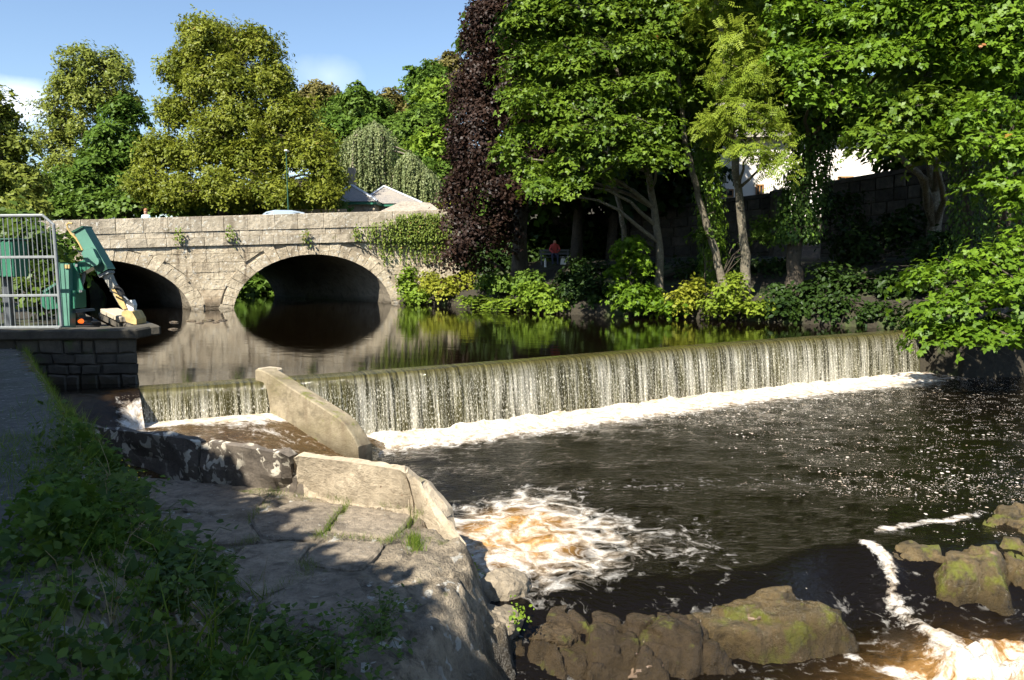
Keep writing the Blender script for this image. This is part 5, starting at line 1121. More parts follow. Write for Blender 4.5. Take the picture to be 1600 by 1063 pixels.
ann = empty('low_stone_building', (at(645, 330, 54).x, 55, gz(at(645, 330, 54).x, 55)), 'low building with a hipped stone-slate roof just above the parapet', 'building')
A, Bq = at(588, 333, 53), at(692, 333, 53); D_, C_ = Bq + Vector((0, 4, 0)), A + Vector((0, 4, 0)); r1, r2 = at(628, 314.5, 55), at(672, 317, 55)
mk('roof', [tuple(v) for v in (A, Bq, D_, C_, r1, r2)], [(0, 1, 5, 4), (1, 2, 5), (2, 3, 4, 5), (3, 0, 4)], M_stroof, ann)
MB().box((A + Bq + C_ + D_) / 4 + Vector((0, 0, -1.6)), ((Bq - A).length - .4, 3.6, 3.1)).build('wall', M_wallst, ann)
gw = at(540, 331, 50); tag(MB().box(at(502, 344, 56), (3.6, .35, 1.5)).thing('garden_wall', M_wallst, 'low rough stone wall in front of the slate roofs behind the parapet', 'wall'))

wb = empty('white_building', (at(1250, 330, 53).x, 54, gz(at(1250, 330, 53).x, 54)), 'long white rendered building glimpsed between the trunks behind the boundary wall', 'building')
xa, xb = at(1085, 300, 52).x, at(1405, 300, 52).x; zt_ = at(1200, 215, 52).z
MB().box(((xa + xb) / 2, 56, zt_ / 2), (xb - xa, 8, zt_)).build('wall', M_render, wb)
MB().add([(xa - .5, 51.4, zt_ - .05), (xb + .5, 51.4, zt_ - .05), (xb + .5, 60.6, zt_ - .05), (xa - .5, 60.6, zt_ - .05), (xa + 2, 56, zt_ + 3), (xb - 2, 56, zt_ + 3)], [(0, 1, 5, 4), (1, 2, 5), (2, 3, 4, 5), (3, 0, 4)]).build('roof', M_slate, wb)
for px, py, w, h in ((1187, 297, 10, 15), (1321, 284, 22, 14), (1135, 302, 20, 10), (1255, 290, 12, 14), (1090, 300, 14, 12)):
    p = at(px, py, 51.95); k = 52 / F_PX; W, H_ = w * k, h * k
    f = MB(); f.box((p.x - W / 2, 51.96, p.z), (.09, .10, H_)); f.box((p.x + W / 2, 51.96, p.z), (.09, .10, H_)); f.box((p.x, 51.96, p.z + H_ / 2), (W + .09, .10, .09)); f.box((p.x, 51.96, p.z - H_ / 2), (W + .09, .10, .09)); f.box((p.x, 51.96, p.z), (.06, .08, H_))
    win = f.build('window', M_wood, wb); MB().box((p.x, 51.985, p.z), (W, .02, H_)).build('pane', M_glass, win)

# boundary wall, in two lengths, with a pier
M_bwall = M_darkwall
def boundary(name, label, pa, pb, coping=True, courses=6, n=11):
    """pa, pb: (px, py top, Y)"""
    a, b_ = at(*pa), at(*pb); T = empty(name, (a.x, a.y, gz(a.x, a.y)), label, 'wall'); zb_ = min(gz(a.x, a.y), gz(b_.x, b_.y)) - .6
    d = (b_ - a); d.z = 0; nrm = Vector((d.y, -d.x, 0)).normalized()
    MB().prism([Vector((a.x, a.y, zb_)), Vector((b_.x, b_.y, zb_)), b_, a], -nrm * .5).build('wall_core', M_bwall, T)
    for r in range(courses):
        xs_ = 0.0
        while xs_ < 1:
            e = min(1, xs_ + random.uniform(.7, 1.3) / n); e = 1 if 1 - e < .3 / n else e
            def q(u, f): 
                p = a.lerp(b_, u); return Vector((p.x, p.y, p.z - (p.z - zb_) * f))
            f0, f1 = (r + .04) / courses * .93, (r + .96) / courses * .93; g = .006
            MB().stone([q(xs_ + g, f1), q(e - g, f1), q(e - g, f0), q(xs_ + g, f0)], nrm, random.uniform(.05, .1), .03).build('stone', M_bwall, T); xs_ = e
    if coping:
        mid = a.lerp(b_, .5); MB().prism([a + nrm * .12 + Vector((0, 0, .01)), b_ + nrm * .12 + Vector((0, 0, .01)), b_ + nrm * .12 + Vector((0, 0, .2)), a + nrm * .12 + Vector((0, 0, .2))], -nrm * .75).build('coping', M_bwall, T)
    return T
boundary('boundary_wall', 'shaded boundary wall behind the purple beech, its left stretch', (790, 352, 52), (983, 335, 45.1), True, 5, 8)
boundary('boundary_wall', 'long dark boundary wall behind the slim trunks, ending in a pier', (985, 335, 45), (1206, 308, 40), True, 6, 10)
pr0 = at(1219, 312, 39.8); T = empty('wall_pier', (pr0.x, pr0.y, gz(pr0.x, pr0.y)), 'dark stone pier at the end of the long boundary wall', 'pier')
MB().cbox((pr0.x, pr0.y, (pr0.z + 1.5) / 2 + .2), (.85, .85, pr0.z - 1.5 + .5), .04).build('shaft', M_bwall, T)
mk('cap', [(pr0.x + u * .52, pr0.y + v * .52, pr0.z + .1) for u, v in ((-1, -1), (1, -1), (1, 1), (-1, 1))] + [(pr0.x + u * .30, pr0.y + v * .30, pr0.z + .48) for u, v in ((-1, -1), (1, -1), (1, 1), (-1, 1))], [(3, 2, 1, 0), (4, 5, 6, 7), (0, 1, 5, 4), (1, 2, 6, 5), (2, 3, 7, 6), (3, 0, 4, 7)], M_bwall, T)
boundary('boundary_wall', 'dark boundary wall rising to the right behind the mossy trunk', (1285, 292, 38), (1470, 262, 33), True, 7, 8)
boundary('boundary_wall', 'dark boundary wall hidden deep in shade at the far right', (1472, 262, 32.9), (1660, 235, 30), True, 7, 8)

# ================================================================== ON THE BRIDGE
def human(name, label, P, rad, links, mats, hair=None):
    """one skinned body over named joints; mats: (material, test on z) from low to high"""
    names = list(P); me = bpy.data.meshes.new(name); root = Vector(P['foot_l']).lerp(Vector(P['foot_r']), .5)
    me.from_pydata([tuple(Vector(P[n]) - root) for n in names], [(names.index(a), names.index(b)) for a, b in links], [])
    o = bpy.data.objects.new('body', me); col.objects.link(o); T = empty(name, root, label, 'person'); o.parent = T
    sk = o.modifiers.new('skin', 'SKIN'); sk.use_smooth_shade = True; o.modifiers.new('sub', 'SUBSURF').levels = 2; o.modifiers['sub'].render_levels = 2
    for i, n in enumerate(names):
        v = me.skin_vertices[0].data[i]; v.radius = rad[n] if isinstance(rad[n], tuple) else (rad[n], rad[n]); v.use_root = (n == 'pelvis')
    me.materials.append(mats); return T
def cloth_by_height(name, stops):
    """material of a clothed figure: garments by height above the feet (local z)"""
    t = NT(name); z = t.n('SeparateXYZ', {0: t.n('TexCoord').outputs['Object']}).outputs[2]; c = stops[0][1]
    for h, cc in stops[1:]: c = t.mix(t.math('GREATER_THAN', z, h), c, cc)
    return t.done(t.princ(Base_Color=c, Roughness=.8))
SKIN = (.42, .24, .17)
def standing(name, label, f, hgt, mat):
    f = Vector(f); s = hgt / 1.7
    J = dict(foot_l=(-.11, -.10, .03), ankle_l=(-.11, 0, .09), knee_l=(-.11, .0, .48), hip_l=(-.10, 0, .88), pelvis=(0, 0, .95), waist=(0, 0, 1.10), chest=(0, 0, 1.32), neck=(0, -.0, 1.46), head=(0, -.02, 1.58), crown=(0, -.01, 1.66), shl=(-.18, 0, 1.38), ell=(-.24, .02, 1.12), wrl=(-.22, -.06, .90), hal=(-.21, -.09, .82), shr=(.18, 0, 1.38), elr=(.24, .02, 1.12), wrr=(.22, -.06, .90), har=(.21, -.09, .82), hip_r=(.10, 0, .88), knee_r=(.11, .0, .48), ankle_r=(.11, 0, .09), foot_r=(.11, -.10, .03))
    R = dict(foot_l=.04, ankle_l=.045, knee_l=.06, hip_l=.085, pelvis=(.14, .10), waist=(.13, .09), chest=(.16, .11), neck=.055, head=.095, crown=.07, shl=.065, ell=.045, wrl=.032, hal=.035, shr=.065, elr=.045, wrr=.032, har=.035, hip_r=.085, knee_r=.06, ankle_r=.045, foot_r=.04)
    Lk = [('pelvis', 'hip_l'), ('hip_l', 'knee_l'), ('knee_l', 'ankle_l'), ('ankle_l', 'foot_l'), ('pelvis', 'hip_r'), ('hip_r', 'knee_r'), ('knee_r', 'ankle_r'), ('ankle_r', 'foot_r'), ('pelvis', 'waist'), ('waist', 'chest'), ('chest', 'neck'), ('neck', 'head'), ('head', 'crown'), ('chest', 'shl'), ('shl', 'ell'), ('ell', 'wrl'), ('wrl', 'hal'), ('chest', 'shr'), ('shr', 'elr'), ('elr', 'wrr'), ('wrr', 'har')]
    return human(name, label, {k: tuple(f + Vector(v) * s) for k, v in J.items()}, {k: (tuple(q * s for q in v) if isinstance(v, tuple) else v * s) for k, v in R.items()}, Lk, mat)
fp = B(-.55, z_str(-.55) + .30, 4.2)
ped = standing('person', 'pedestrian in a pale blue top whose head shows above the bridge parapet', fp, 1.74, cloth_by_height('pedestrian_clothes', [(0, (.03, .04, .07)), (.95, (.35, .52, .62)), (1.44, SKIN)]))
hd = fp + Vector((0, .0, 1.74 * 1.63 / 1.7))
def blob(c, r, n=10, seed=0, f=None):
    V = []; Fc = []
    for i in range(n + 1):
        for j in range(2 * n):
            th, ph = math.pi * i / n, math.pi * j / n; d = Vector((math.sin(th) * math.cos(ph), math.sin(th) * math.sin(ph), math.cos(th))); V.append(tuple(Vector(c) + Vector((d.x * r[0], d.y * r[1], d.z * r[2]))))
    for i in range(n):
        for j in range(2 * n): Fc.append([i * 2 * n + j, (i + 1) * 2 * n + j, (i + 1) * 2 * n + (j + 1) % (2 * n), i * 2 * n + (j + 1) % (2 * n)])
    return V, Fc
V, Fc = blob(hd + Vector((0, .03, .03)), (.105, .12, .115)); mk('hair', V, Fc, plain('brown_hair', (.28, .12, .05), .6), ped, True)

# car
M_car = plain('silver_blue_paint', (.42, .50, .58), .25, .3, .03); M_tyre = M_black
cs_ = 6.0; car = empty('car', B(cs_, z_str(cs_) + .30, 2.8), 'silver blue car crossing the bridge, only its roof above the parapet', 'car')
def carpt(u, z, t): return B(cs_ + u, z_str(cs_) + .30 + z, 2.8 + t)
sec = [(-2.1, .35), (-2.15, .62), (-1.95, .85), (-1.25, .95), (-.75, 1.42), (-.3, 1.53), (.6, 1.53), (1.2, 1.42), (1.85, 1.0), (2.1, .9), (2.15, .4)]
V = []
for t_, ins in ((-.80, .0), (-.86, 0), (.86, 0), (.80, 0)):
    for u, z in sec: V.append(tuple(carpt(u * (.97 if abs(t_) < .85 else 1), z if abs(t_) < .85 else min(z, .98), t_)))
n = len(sec); Fc = [[k * n + i, k * n + i + 1, (k + 1) * n + i + 1, (k + 1) * n + i] for k in (0, 1, 2) for i in range(n - 1)]
V2 = []; 
for t_ in (-.86, -.62, .62, .86):
    for u, z in sec: V2.append(tuple(carpt(u, z if abs(t_) < .7 else min(z, .97), t_)))
Fc = [[k * n + i, k * n + i + 1, (k + 1) * n + i + 1, (k + 1) * n + i] for k in range(3) for i in range(n - 1)] + [list(range(n)), list(range(3 * n, 4 * n))[::-1], [0, n, 2 * n, 3 * n, 3 * n + n - 1, 2 * n + n - 1, n + n - 1, n - 1]]
mk('body', V2, Fc, M_car, car)
for sg in (-1, 1):
    g = [carpt(u, z, sg * (.875 if z < 1 else .66)) for u, z in ((-1.15, 1.0), (-.7, 1.38), (.95, 1.40), (1.6, 1.02))]
    MB().prism(g, BN * (-.02 * sg)).build('side_window', M_glass, car)
    for u in (-1.35, 1.3):
        w_ = MB().tube([carpt(u, .32, sg * .70), carpt(u, .32, sg * .89)], .32, 18).build('wheel', M_tyre, car); MB().tube([carpt(u, .32, sg * .885), carpt(u, .32, sg * .90)], .2, 14).build('rim', M_galv, w_)

# street lamp behind the bridge
lp = B(6.75, z_str(6.75) + .30, 11.8); lt = at(447, 238, lp.y); lp.x = lt.x; lamp = empty('street_lamp', lp, 'thin grey street lamp post in front of the big olive tree', 'street lamp')
MB().tube([lp, lp + Vector((0, 0, 1.2)), Vector((lp.x, lp.y, lt.z))], [.07, .045, .032], 10).build('post', M_greend, lamp)
MB().cbox(Vector((lp.x + .1, lp.y - .2, lt.z + .05)), (.2, .5, .10), .03).build('lantern', M_white, lamp)

# seated person in the shade, with a bench
sp = at(867, 407, 41.5); sz = gz(sp.x, sp.y)
bench = empty('park_bench', (sp.x, sp.y + .2, sz), 'dark wooden bench under the purple beech', 'bench')
for k in range(3): MB().cbox((sp.x, sp.y + .02 + .14 * k, sz + .44), (1.6, .11, .04), .008).build('slat', M_grey, bench)
for k in range(2): MB().cbox((sp.x, sp.y + .46, sz + .62 + .17 * k), (1.6, .03, .12), .008).build('slat', M_grey, bench)
for u in (-.7, .7):
    for v in (.0, .42): MB().cbox((sp.x + u, sp.y + v, sz + .22 + (.2 if v else 0)), (.06, .06, .44 + (.4 if v else 0)), .008).build('leg', M_grey, bench)
f0 = Vector((sp.x, sp.y, sz))
J = dict(pelvis=(0, .20, .55), waist=(0, .17, .75), chest=(0, .12, .98), neck=(0, .08, 1.14), head=(0, .05, 1.25), crown=(0, .06, 1.33), hip_l=(-.10, .16, .54), knee_l=(-.14, -.26, .54), ankle_l=(-.13, -.30, .10), foot_l=(-.13, -.42, .05), hip_r=(.10, .16, .54), knee_r=(.14, -.26, .54), ankle_r=(.13, -.30, .10), foot_r=(.13, -.42, .05), shl=(-.19, .12, 1.04), ell=(-.26, .0, .80), wrl=(-.10, -.18, .68), hal=(-.04, -.22, .66), shr=(.19, .12, 1.04), elr=(.26, .0, .80), wrr=(.10, -.18, .68), har=(.04, -.22, .66))
R = dict(foot_l=.04, ankle_l=.045, knee_l=.065, hip_l=.09, pelvis=(.15, .12), waist=(.14, .10), chest=(.17, .12), neck=.055, head=.095, crown=.07, shl=.07, ell=.048, wrl=.033, hal=.035, shr=.07, elr=.048, wrr=.033, har=.035, hip_r=.09, knee_r=.065, ankle_r=.045, foot_r=.04)
Lk = [('pelvis', 'hip_l'), ('hip_l', 'knee_l'), ('knee_l', 'ankle_l'), ('ankle_l', 'foot_l'), ('pelvis', 'hip_r'), ('hip_r', 'knee_r'), ('knee_r', 'ankle_r'), ('ankle_r', 'foot_r'), ('pelvis', 'waist'), ('waist', 'chest'), ('chest', 'neck'), ('neck', 'head'), ('head', 'crown'), ('chest', 'shl'), ('shl', 'ell'), ('ell', 'wrl'), ('wrl', 'hal'), ('chest', 'shr'), ('shr', 'elr'), ('elr', 'wrr'), ('wrr', 'har')]
human('person', 'person in a red top sitting in deep shade under the purple beech', {k: tuple(f0 + Vector(v)) for k, v in J.items()}, R, Lk, cloth_by_height('sitter_clothes', [(0, (.04, .05, .09)), (.60, (.45, .06, .05)), (1.12, SKIN)]))
bg = at(880, 405, 41.2); bz_ = gz(bg.x, bg.y)
mb = MB(); pts = [(-.12, -.07, 0), (.12, -.07, 0), (.14, .07, 0), (-.13, .08, 0), (-.10, -.05, .26), (.09, -.04, .24), (.07, .05, .27), (-.09, .06, .25)]
mb.add([Vector((bg.x, bg.y, bz_)) + Vector(p) * 1.2 for p in pts], [(3, 2, 1, 0), (4, 5, 6, 7), (0, 1, 5, 4), (1, 2, 6, 5), (2, 3, 7, 6), (3, 0, 4, 7)])
bagh = [(-.06, 0, .30), (-.04, 0, .42), (.03, 0, .42), (.05, 0, .3)]; mb.tube([Vector((bg.x, bg.y, bz_)) + Vector(p) for p in bagh], .012, 5)
mb.thing('carrier_bag', M_white, 'small white bag on the ground beside the person in red', 'bag')
bt = at(852, 398, 41.3); bzz = gz(bt.x, bt.y); mb = MB().tube([(bt.x, bt.y, bzz), (bt.x, bt.y, bzz + .3), (bt.x, bt.y, bzz + .38), (bt.x, bt.y, bzz + .46)], [.06, .06, .03, .025], 10); mb.thing('white_bottle', M_white, 'small upright white bottle left of the person in red', 'bottle')

# ================================================================== ROCKS
from mathutils import noise as mnoise
import bmesh
M_boul = stone_mat('wet_boulder', (0.030, 0.022, 0.012), (0.14, 0.10, 0.058), stain=(0.022, 0.017, 0.009), stain_amt=.7, moss=(0.13, 0.14, 0.025), moss_thr=.62, wet_z=-1.45, per_obj=.25, bump=1.0, bdist=.06, grain=1.5, rough=.34, blotch=.8)
M_bould = stone_mat('dry_boulder', (0.13, 0.105, 0.07), (0.27, 0.225, 0.165), stain=(0.07, 0.055, 0.035), stain_amt=.6, moss=(0.14, 0.15, 0.03), moss_thr=.68, wet_z=-1.5, per_obj=.15, bump=.9, bdist=.03, grain=1.6, rough=.8)
M_mossb = stone_mat('mossy_boulder', (0.034, 0.024, 0.011), (0.165, 0.118, 0.052), stain=(0.030, 0.026, 0.010), stain_amt=.8, moss=(0.115, 0.120, 0.016), moss_thr=.57, wet_z=-1.55, per_obj=.1, bump=1.0, bdist=.07, grain=1.5, rough=.45, blotch=.8)
M_wetb = stone_mat('glossy_wet_boulder', (0.035, 0.024, 0.014), (0.085, 0.06, 0.038), per_obj=0, bump=.3, bdist=.01, grain=2, rough=.22)
M_redb = stone_mat('reddish_cobble', (0.075, 0.052, 0.034), (0.17, 0.118, 0.078), stain=(0.09, 0.05, 0.03), stain_amt=.4, per_obj=.25, bump=.6, bdist=.02, grain=2.5, rough=.5)
def boulder(name, label, c, r, mat, rz=0., seed=0, sq=0.75, amp=.22, sub=4, group=None, tilt=0., kind=None, rnd=.1):
    rnd = .75 if name != 'boulder' else rnd
    bm = bmesh.new(); bmesh.ops.create_icosphere(bm, subdivisions=sub, radius=1.0); R = Matrix.Rotation(rz, 3, 'Z') @ Matrix.Rotation(tilt, 3, 'X')
    rr = random.Random(seed * 7 + 1); pl = []
    for _ in range(15):
        n_ = Vector((rr.gauss(0, 1), rr.gauss(0, 1), rr.gauss(0, 1))).normalized(); pl.append((n_, rr.uniform(.62, .95)))
    pl.append((Vector((rr.uniform(-.2, .2), rr.uniform(-.25, .1), 1)).normalized(), rr.uniform(.55, .8)))
    o_ = Vector((seed * 3.7, seed * 1.3, seed * 2.1))
    for v in bm.verts:
        d = v.co.normalized(); r_ = 1.0
        acc = 0.0
        for n_, h_ in pl:
            q = d.dot(n_)
            if q > .15: acc += (q / h_) ** 14
        r_ = min(1.05, (acc + 1e-9) ** (-1 / 14)); r_ = r_ * (1 - rnd) + rnd * .85
        n1 = mnoise.fractal(d * 1.3 + o_, 1.0, 2.0, 3) * amp * .5; n2 = mnoise.fractal(d * 4.5 + o_, .8, 2.1, 5) * amp * .6; n3 = -max(0, .12 - abs(mnoise.noise(d * 1.9 + o_ * 2))) * amp * 2.2
        p = d * r_ * (1 + n1 + n2 + n3) * 1.12; v.co = R @ Vector((p.x * r[0], p.y * r[1], p.z * r[2]))
    me = bpy.data.meshes.new(name); bm.to_mesh(me); bm.free(); o = finish(me, name, mat, None, name != 'boulder'); o.location = c
    return tag(o, label, 'rock', group, kind)
RK = 'rocks at the foot of the bank'
def W(px, py, z): return onz(px, py, z)
def rock_field(name, label, polys, mat, step=.028, fall=2.6, seed=0, blocks=0.0, cell=.3):
    """craggy rock: the highest of several tilted tops, each falling away steeply outside its outline"""
    WP = [[onz(*q) for q in P] for P in polys]; allp = [p for P in WP for p in P]
    x0, x1 = min(p.x for p in allp) - .45, max(p.x for p in allp) + .45; y0, y1 = min(p.y for p in allp) - .5, max(p.y for p in allp) + .45
    X, Y = np.meshgrid(np.arange(x0, x1, step), np.arange(y0, y1, step), indexing='ij')
    wx = .07 * fbm(X * 3.1, Y * 3.1, seed + 1, 4); wy = .07 * fbm(X * 3.1, Y * 3.1, seed + 5, 4); Xw, Yw = X + wx, Y + wy; Z = np.full(X.shape, -9.0)
    for P in WP:
        P = [Vector((p.x, p.y, p.z - .06)) for p in P]; A = np.array([(p.x, p.y, 1) for p in P]); co, *_ = np.linalg.lstsq(A, np.array([p.z for p in P]), rcond=None); pl = co[0] * X + co[1] * Y + co[2]; pl = np.clip(pl, min(p.z for p in P) - .05, max(p.z for p in P) + .05)
        poly = [(p.x, p.y) for p in P]; d = dist_line(Xw, Yw, poly, True); ins = in_poly(Xw, Yw, poly)
        h = pl - np.where(ins, .05 * np.exp(-d / .05), .05 + fall * d + .25 * np.minimum(d, .3) * np.abs(fbm(X * 4, Y * 4, seed + 31, 3)))
        Z = np.maximum(Z, h)
    if blocks:
        gx_, gy_ = X / cell, Y / cell; best = np.full(X.shape, 9.0); sec = best.copy(); off = np.zeros(X.shape)
        ix, iy = np.floor(gx_).astype(np.int64), np.floor(gy_).astype(np.int64)
        for du in (-1, 0, 1):
            for dv in (-1, 0, 1):
                cx_, cy2 = ix + du + _h(ix + du, iy + dv, seed + 2), iy + dv + _h(ix + du, iy + dv, seed + 3); d = np.hypot(gx_ - cx_, gy_ - cy2)
                o_ = (_h(ix + du, iy + dv, seed + 4) - .5) + ((gx_ - cx_) * (_h(ix + du, iy + dv, seed + 6) - .5) + (gy_ - cy2) * (_h(ix + du, iy + dv, seed + 7) - .5)) * 1.6 - d * d * .5
                nb = d < best; sec = np.where(nb, best, np.minimum(sec, d)); off = np.where(nb, o_, off); best = np.where(nb, d, best)
        Z = Z + blocks * off - blocks * .7 * np.exp(-((sec - best) / .06) ** 2)
    st_ = .09; Zq = np.floor(Z / st_ + .6 * fbm(X * 2.5, Y * 2.5, seed + 71, 3)) * st_; Z = Z * .45 + (Zq + st_ * .5) * .55
    Z = Z + .035 * fbm(X * 5, Y * 5, seed + 11, 5) + .016 * fbm(X * 17, Y * 17, seed + 13, 4) - .05 * np.maximum(0, .12 - np.abs(fbm(X * 2.2, Y * 2.2, seed + 17, 3))) / .12 * .6
    Z = np.maximum(Z, -2.35); X = X + .05 * fbm(Y * 5 + 3, Z * 6, seed + 51, 4) + .02 * fbm(Y * 15, Z * 15, seed + 55, 3); Y = Y + .06 * fbm(X * 5, Z * 6, seed + 61, 4) + .025 * fbm(X * 15, Z * 15, seed + 65, 3); V = np.stack([X, Y, Z], -1).reshape(-1, 3); c = np.array([(x0 + x1) / 2, (y0 + y1) / 2, -1.9])
    Fq = grid_faces(*X.shape); keep = (Z.reshape(-1)[Fq] > -2.3).any(1)
    u, inv = np.unique(Fq[keep], return_inverse=True); o = big(name, V[u] - c, inv.reshape(-1, 4), mat, None, False); o.location = c; return tag(o, label, 'rock')
rock_field('rock_slab', 'large mossy slab of rock jutting into the rapids', [[(1000, 966, -1.42), (1050, 955, -1.40), (1130, 934, -1.33), (1195, 908, -1.26), (1238, 903, -1.22), (1245, 928, -1.30), (1312, 934, -1.30), (1318, 948, -1.32), (1265, 966, -1.38), (1180, 984, -1.46), (1050, 990, -1.52)]], M_mossb, .022, 2.3, 3)
rock_field('rock_jumble', 'jumble of dark wet rocks at the foot of the bank', [[(720, 930, -1.34), (830, 928, -1.32), (960, 943, -1.30), (1090, 945, -1.28), (1120, 990, -1.40), (1000, 1010, -1.46), (900, 1015, -1.48), (740, 1000, -1.44)], [(730, 990, -1.48), (1080, 995, -1.52), (1030, 1035, -1.66), (900, 1055, -1.70), (740, 1063, -1.68)]], M_boul, .022, 1.3, 20, .12, .42)
rock_field('rock_outcrop', 'mossy rock outcrop parting the rapids on the right', [[(1375, 850, -1.22), (1420, 834, -1.14), (1470, 842, -1.16), (1490, 862, -1.22), (1450, 868, -1.28), (1400, 866, -1.28)], [(1470, 862, -1.16), (1510, 840, -1.08), (1556, 842, -1.06), (1562, 872, -1.12), (1535, 880, -1.2), (1480, 888, -1.26)]], M_mossb, .022, 2.4, 40)
rock_field('rock_shelf', 'sloping rock shelf with cobbles at the right edge', [[(1515, 822, -1.24), (1560, 790, -1.17), (1600, 775, -1.10), (1750, 775, -1.0), (1750, 860, -1.2), (1590, 872, -1.25), (1555, 862, -1.25)]], M_mossb, .03, 2.0, 60, .12, .30)
boulder('boulder', 'pale rounded tan boulder against the foot of the rock bank', W(785, 925, -1.32), (.33, .28, .30), M_bould, .4, 5, .6, .14, group=RK, rnd=.35)
boulder('boulder', 'tan boulder below the pale rounded one at the shadow edge', W(765, 980, -1.42), (.34, .26, .26), M_bould, -.2, 17, .6, .2, group=RK, rnd=.3)
boulder('boulder', 'flat brown boulder half in shadow at the foot of the bank', W(858, 1000, -1.58), (.30, .24, .17), M_boul, .3, 21, .65, .2, group=RK, rnd=.02)
boulder('boulder', 'dark angular wet boulder in the trickle', W(945, 1003, -1.66), (.26, .22, .19), M_wetb, .9, 23, .8, .12, group=RK, rnd=.05)
boulder('boulder', 'rough brown boulder at the bottom edge', W(1020, 1042, -1.74), (.34, .24, .17), M_redb, .2, 25, .7, .3, group=RK, rnd=.02)
boulder('cobble', 'small reddish stone lying on the large mossy slab', W(1178, 964, -1.46), (.12, .07, .035), M_redb, .3, 37, .8, .25, 3)
boulder('cobble', 'pinkish cobble on the right-hand outcrop beside the big mossy rock', W(1548, 868, -1.23), (.09, .07, .06), M_redb, .3, 60, .85, .1, 3)
# stones breaking the pond surface
PG = 'stones breaking the pond surface'
for i, (px, py, r_, lb) in enumerate(((272, 504, .10, 'dark stone in the pond right of the grab, upper of two'), (271, 515, .09, 'dark stone in the pond right of the grab, lower of two'), (298, 502, .10, 'leftmost of the row of dark stones in the pond before the bridge pier'), (312, 505, .08, 'second stone from the left in the row before the bridge pier'), (325, 501, .12, 'widest stone in the middle of the row before the bridge pier'), (337, 504, .08, 'small stone right of the widest one before the bridge pier'), (348, 501, .09, 'rightmost of the row of dark stones before the bridge pier'))):
    boulder('pond_stone', lb, W(px, py, 0.0), (r_ * 2.2, r_, r_ * .7), M_boul, 0, 140 + i, .8, .2, 2, PG)

# slabs of the terrace
SL = [[(547, 789), (645, 804), (615, 840), (514, 829)], [(457, 782), (540, 787), (506, 829), (491, 840), (409, 840), (392, 812), (420, 797)], [(499, 846), (600, 846), (592, 862), (562, 889), (472, 877)],
      [(202, 744), (300, 752), (415, 776), (398, 795), (330, 800), (215, 790)], [(210, 797), (325, 806), (388, 814), (402, 842), (300, 850), (205, 836)], [(385, 850), (485, 846), (466, 874), (480, 905), (400, 930), (340, 890)], [(490, 890), (556, 900), (590, 950), (540, 990), (420, 960), (412, 935)], [(215, 850), (330, 856), (335, 890), (380, 935), (280, 930), (200, 900)]]
slab_pts = []
for q in SL:
    z = -0.60 + random.uniform(-.006, .006); P = [onz(x, y, z - .12) for x, y in q]; P = [onz(x, y, z) - Vector((0, 0, .12)) for x, y in q]
    # soften the outline with mid-points
    Q = []
    for i, p in enumerate(P):
        n_ = P[(i + 1) % len(P)]; Q += [p.lerp(n_, .06), p.lerp(n_, .5) + Vector((random.uniform(-.02, .02), random.uniform(-.03, .03), 0)), p.lerp(n_, .94)]
    area = sum(Q[i].x * Q[(i + 1) % len(Q)].y - Q[(i + 1) % len(Q)].x * Q[i].y for i in range(len(Q)))
    if area < 0: Q = Q[::-1]
    MB().stone(Q, (0, 0, 1), .12, .02).build('slab', M_slab, rock_bank); slab_pts.append(Q)

# ================================================================== GRASS AND WEEDS
TEMPL['blade'] = (np.array([(-.017, 0, 0), (.017, 0, 0), (.014, .5, .07), (-.014, .5, .07), (.002, 1, .32), (-.002, 1, .32)], float), np.array([(0, 1, 2, 3), (3, 2, 4, 5)]))
def grass(name, pts, hgt, mat=L_grass, lean=.45, tint=None):
    P = np.array(pts, float); n = len(P); th = RNG.random(n) * 6.283; N = np.stack([np.cos(th), np.sin(th), 0.15 + 0 * th], -1)
    sp_ = np.array([0, 0, 1.0]) + RNG.normal(size=(n, 3)) * lean * np.array([1, 1, 0])
    o = leaves(name, P, N, hgt * RNG.uniform(.35, 1.35, n), RNG.random(n) if tint is None else tint, 'blade', mat, None, sp_ * 3); return tag(o, kind='stuff')
def surfs(P): P = np.array(P, float); P[:, 2] = bank_h(P[:, 0], P[:, 1]) - .01; return P
_sx = np.linspace(-8, .8, 300); _sy = np.linspace(2, 12, 330); _SXX, _SYY = np.meshgrid(_sx, _sy, indexing='ij'); _SZZ = bank_h(_SXX, _SYY)
def surf(x, y): return float(_SZZ[min(max(int((x + 8) / 8.8 * 299 + .5), 0), 299), min(max(int((y - 2) / 10 * 329 + .5), 0), 329)]) - .01
gp = []
def line_tufts(pxs, n, jit=.03, z=-.60):
    for (a, b_) in zip(pxs[:-1], pxs[1:]):
        for _ in range(n):
            t = random.random(); p = onz(a[0] + (b_[0] - a[0]) * t, a[1] + (b_[1] - a[1]) * t, z); gp.append((p.x + random.gauss(0, jit), p.y + random.gauss(0, jit), z))
line_tufts([(545, 788), (528, 805), (508, 832), (492, 842)], 130); line_tufts([(660, 800), (640, 820), (618, 842), (600, 850)], 130); line_tufts([(600, 846), (555, 842), (500, 840)], 90)
line_tufts([(520, 778), (540, 784)], 120, .06); line_tufts([(410, 770), (440, 775)], 160, .06); line_tufts([(460, 778), (490, 782)], 50, .04); line_tufts([(590, 790), (650, 800)], 50, .03)
line_tufts([(400, 845), (385, 850), (340, 880)], 60, .05); line_tufts([(470, 880), (490, 890), (415, 935)], 120, .05); line_tufts([(420, 790), (400, 800), (390, 820)], 60, .04)
grass('joint_grass', gp, .075)
gp = []
for _ in range(500): p = onz(648 + random.gauss(0, 7), 872 + random.gauss(0, 7), -.78); gp.append((p.x, p.y, 0))
grass('rock_grass', surfs(gp), .11)
gp = []
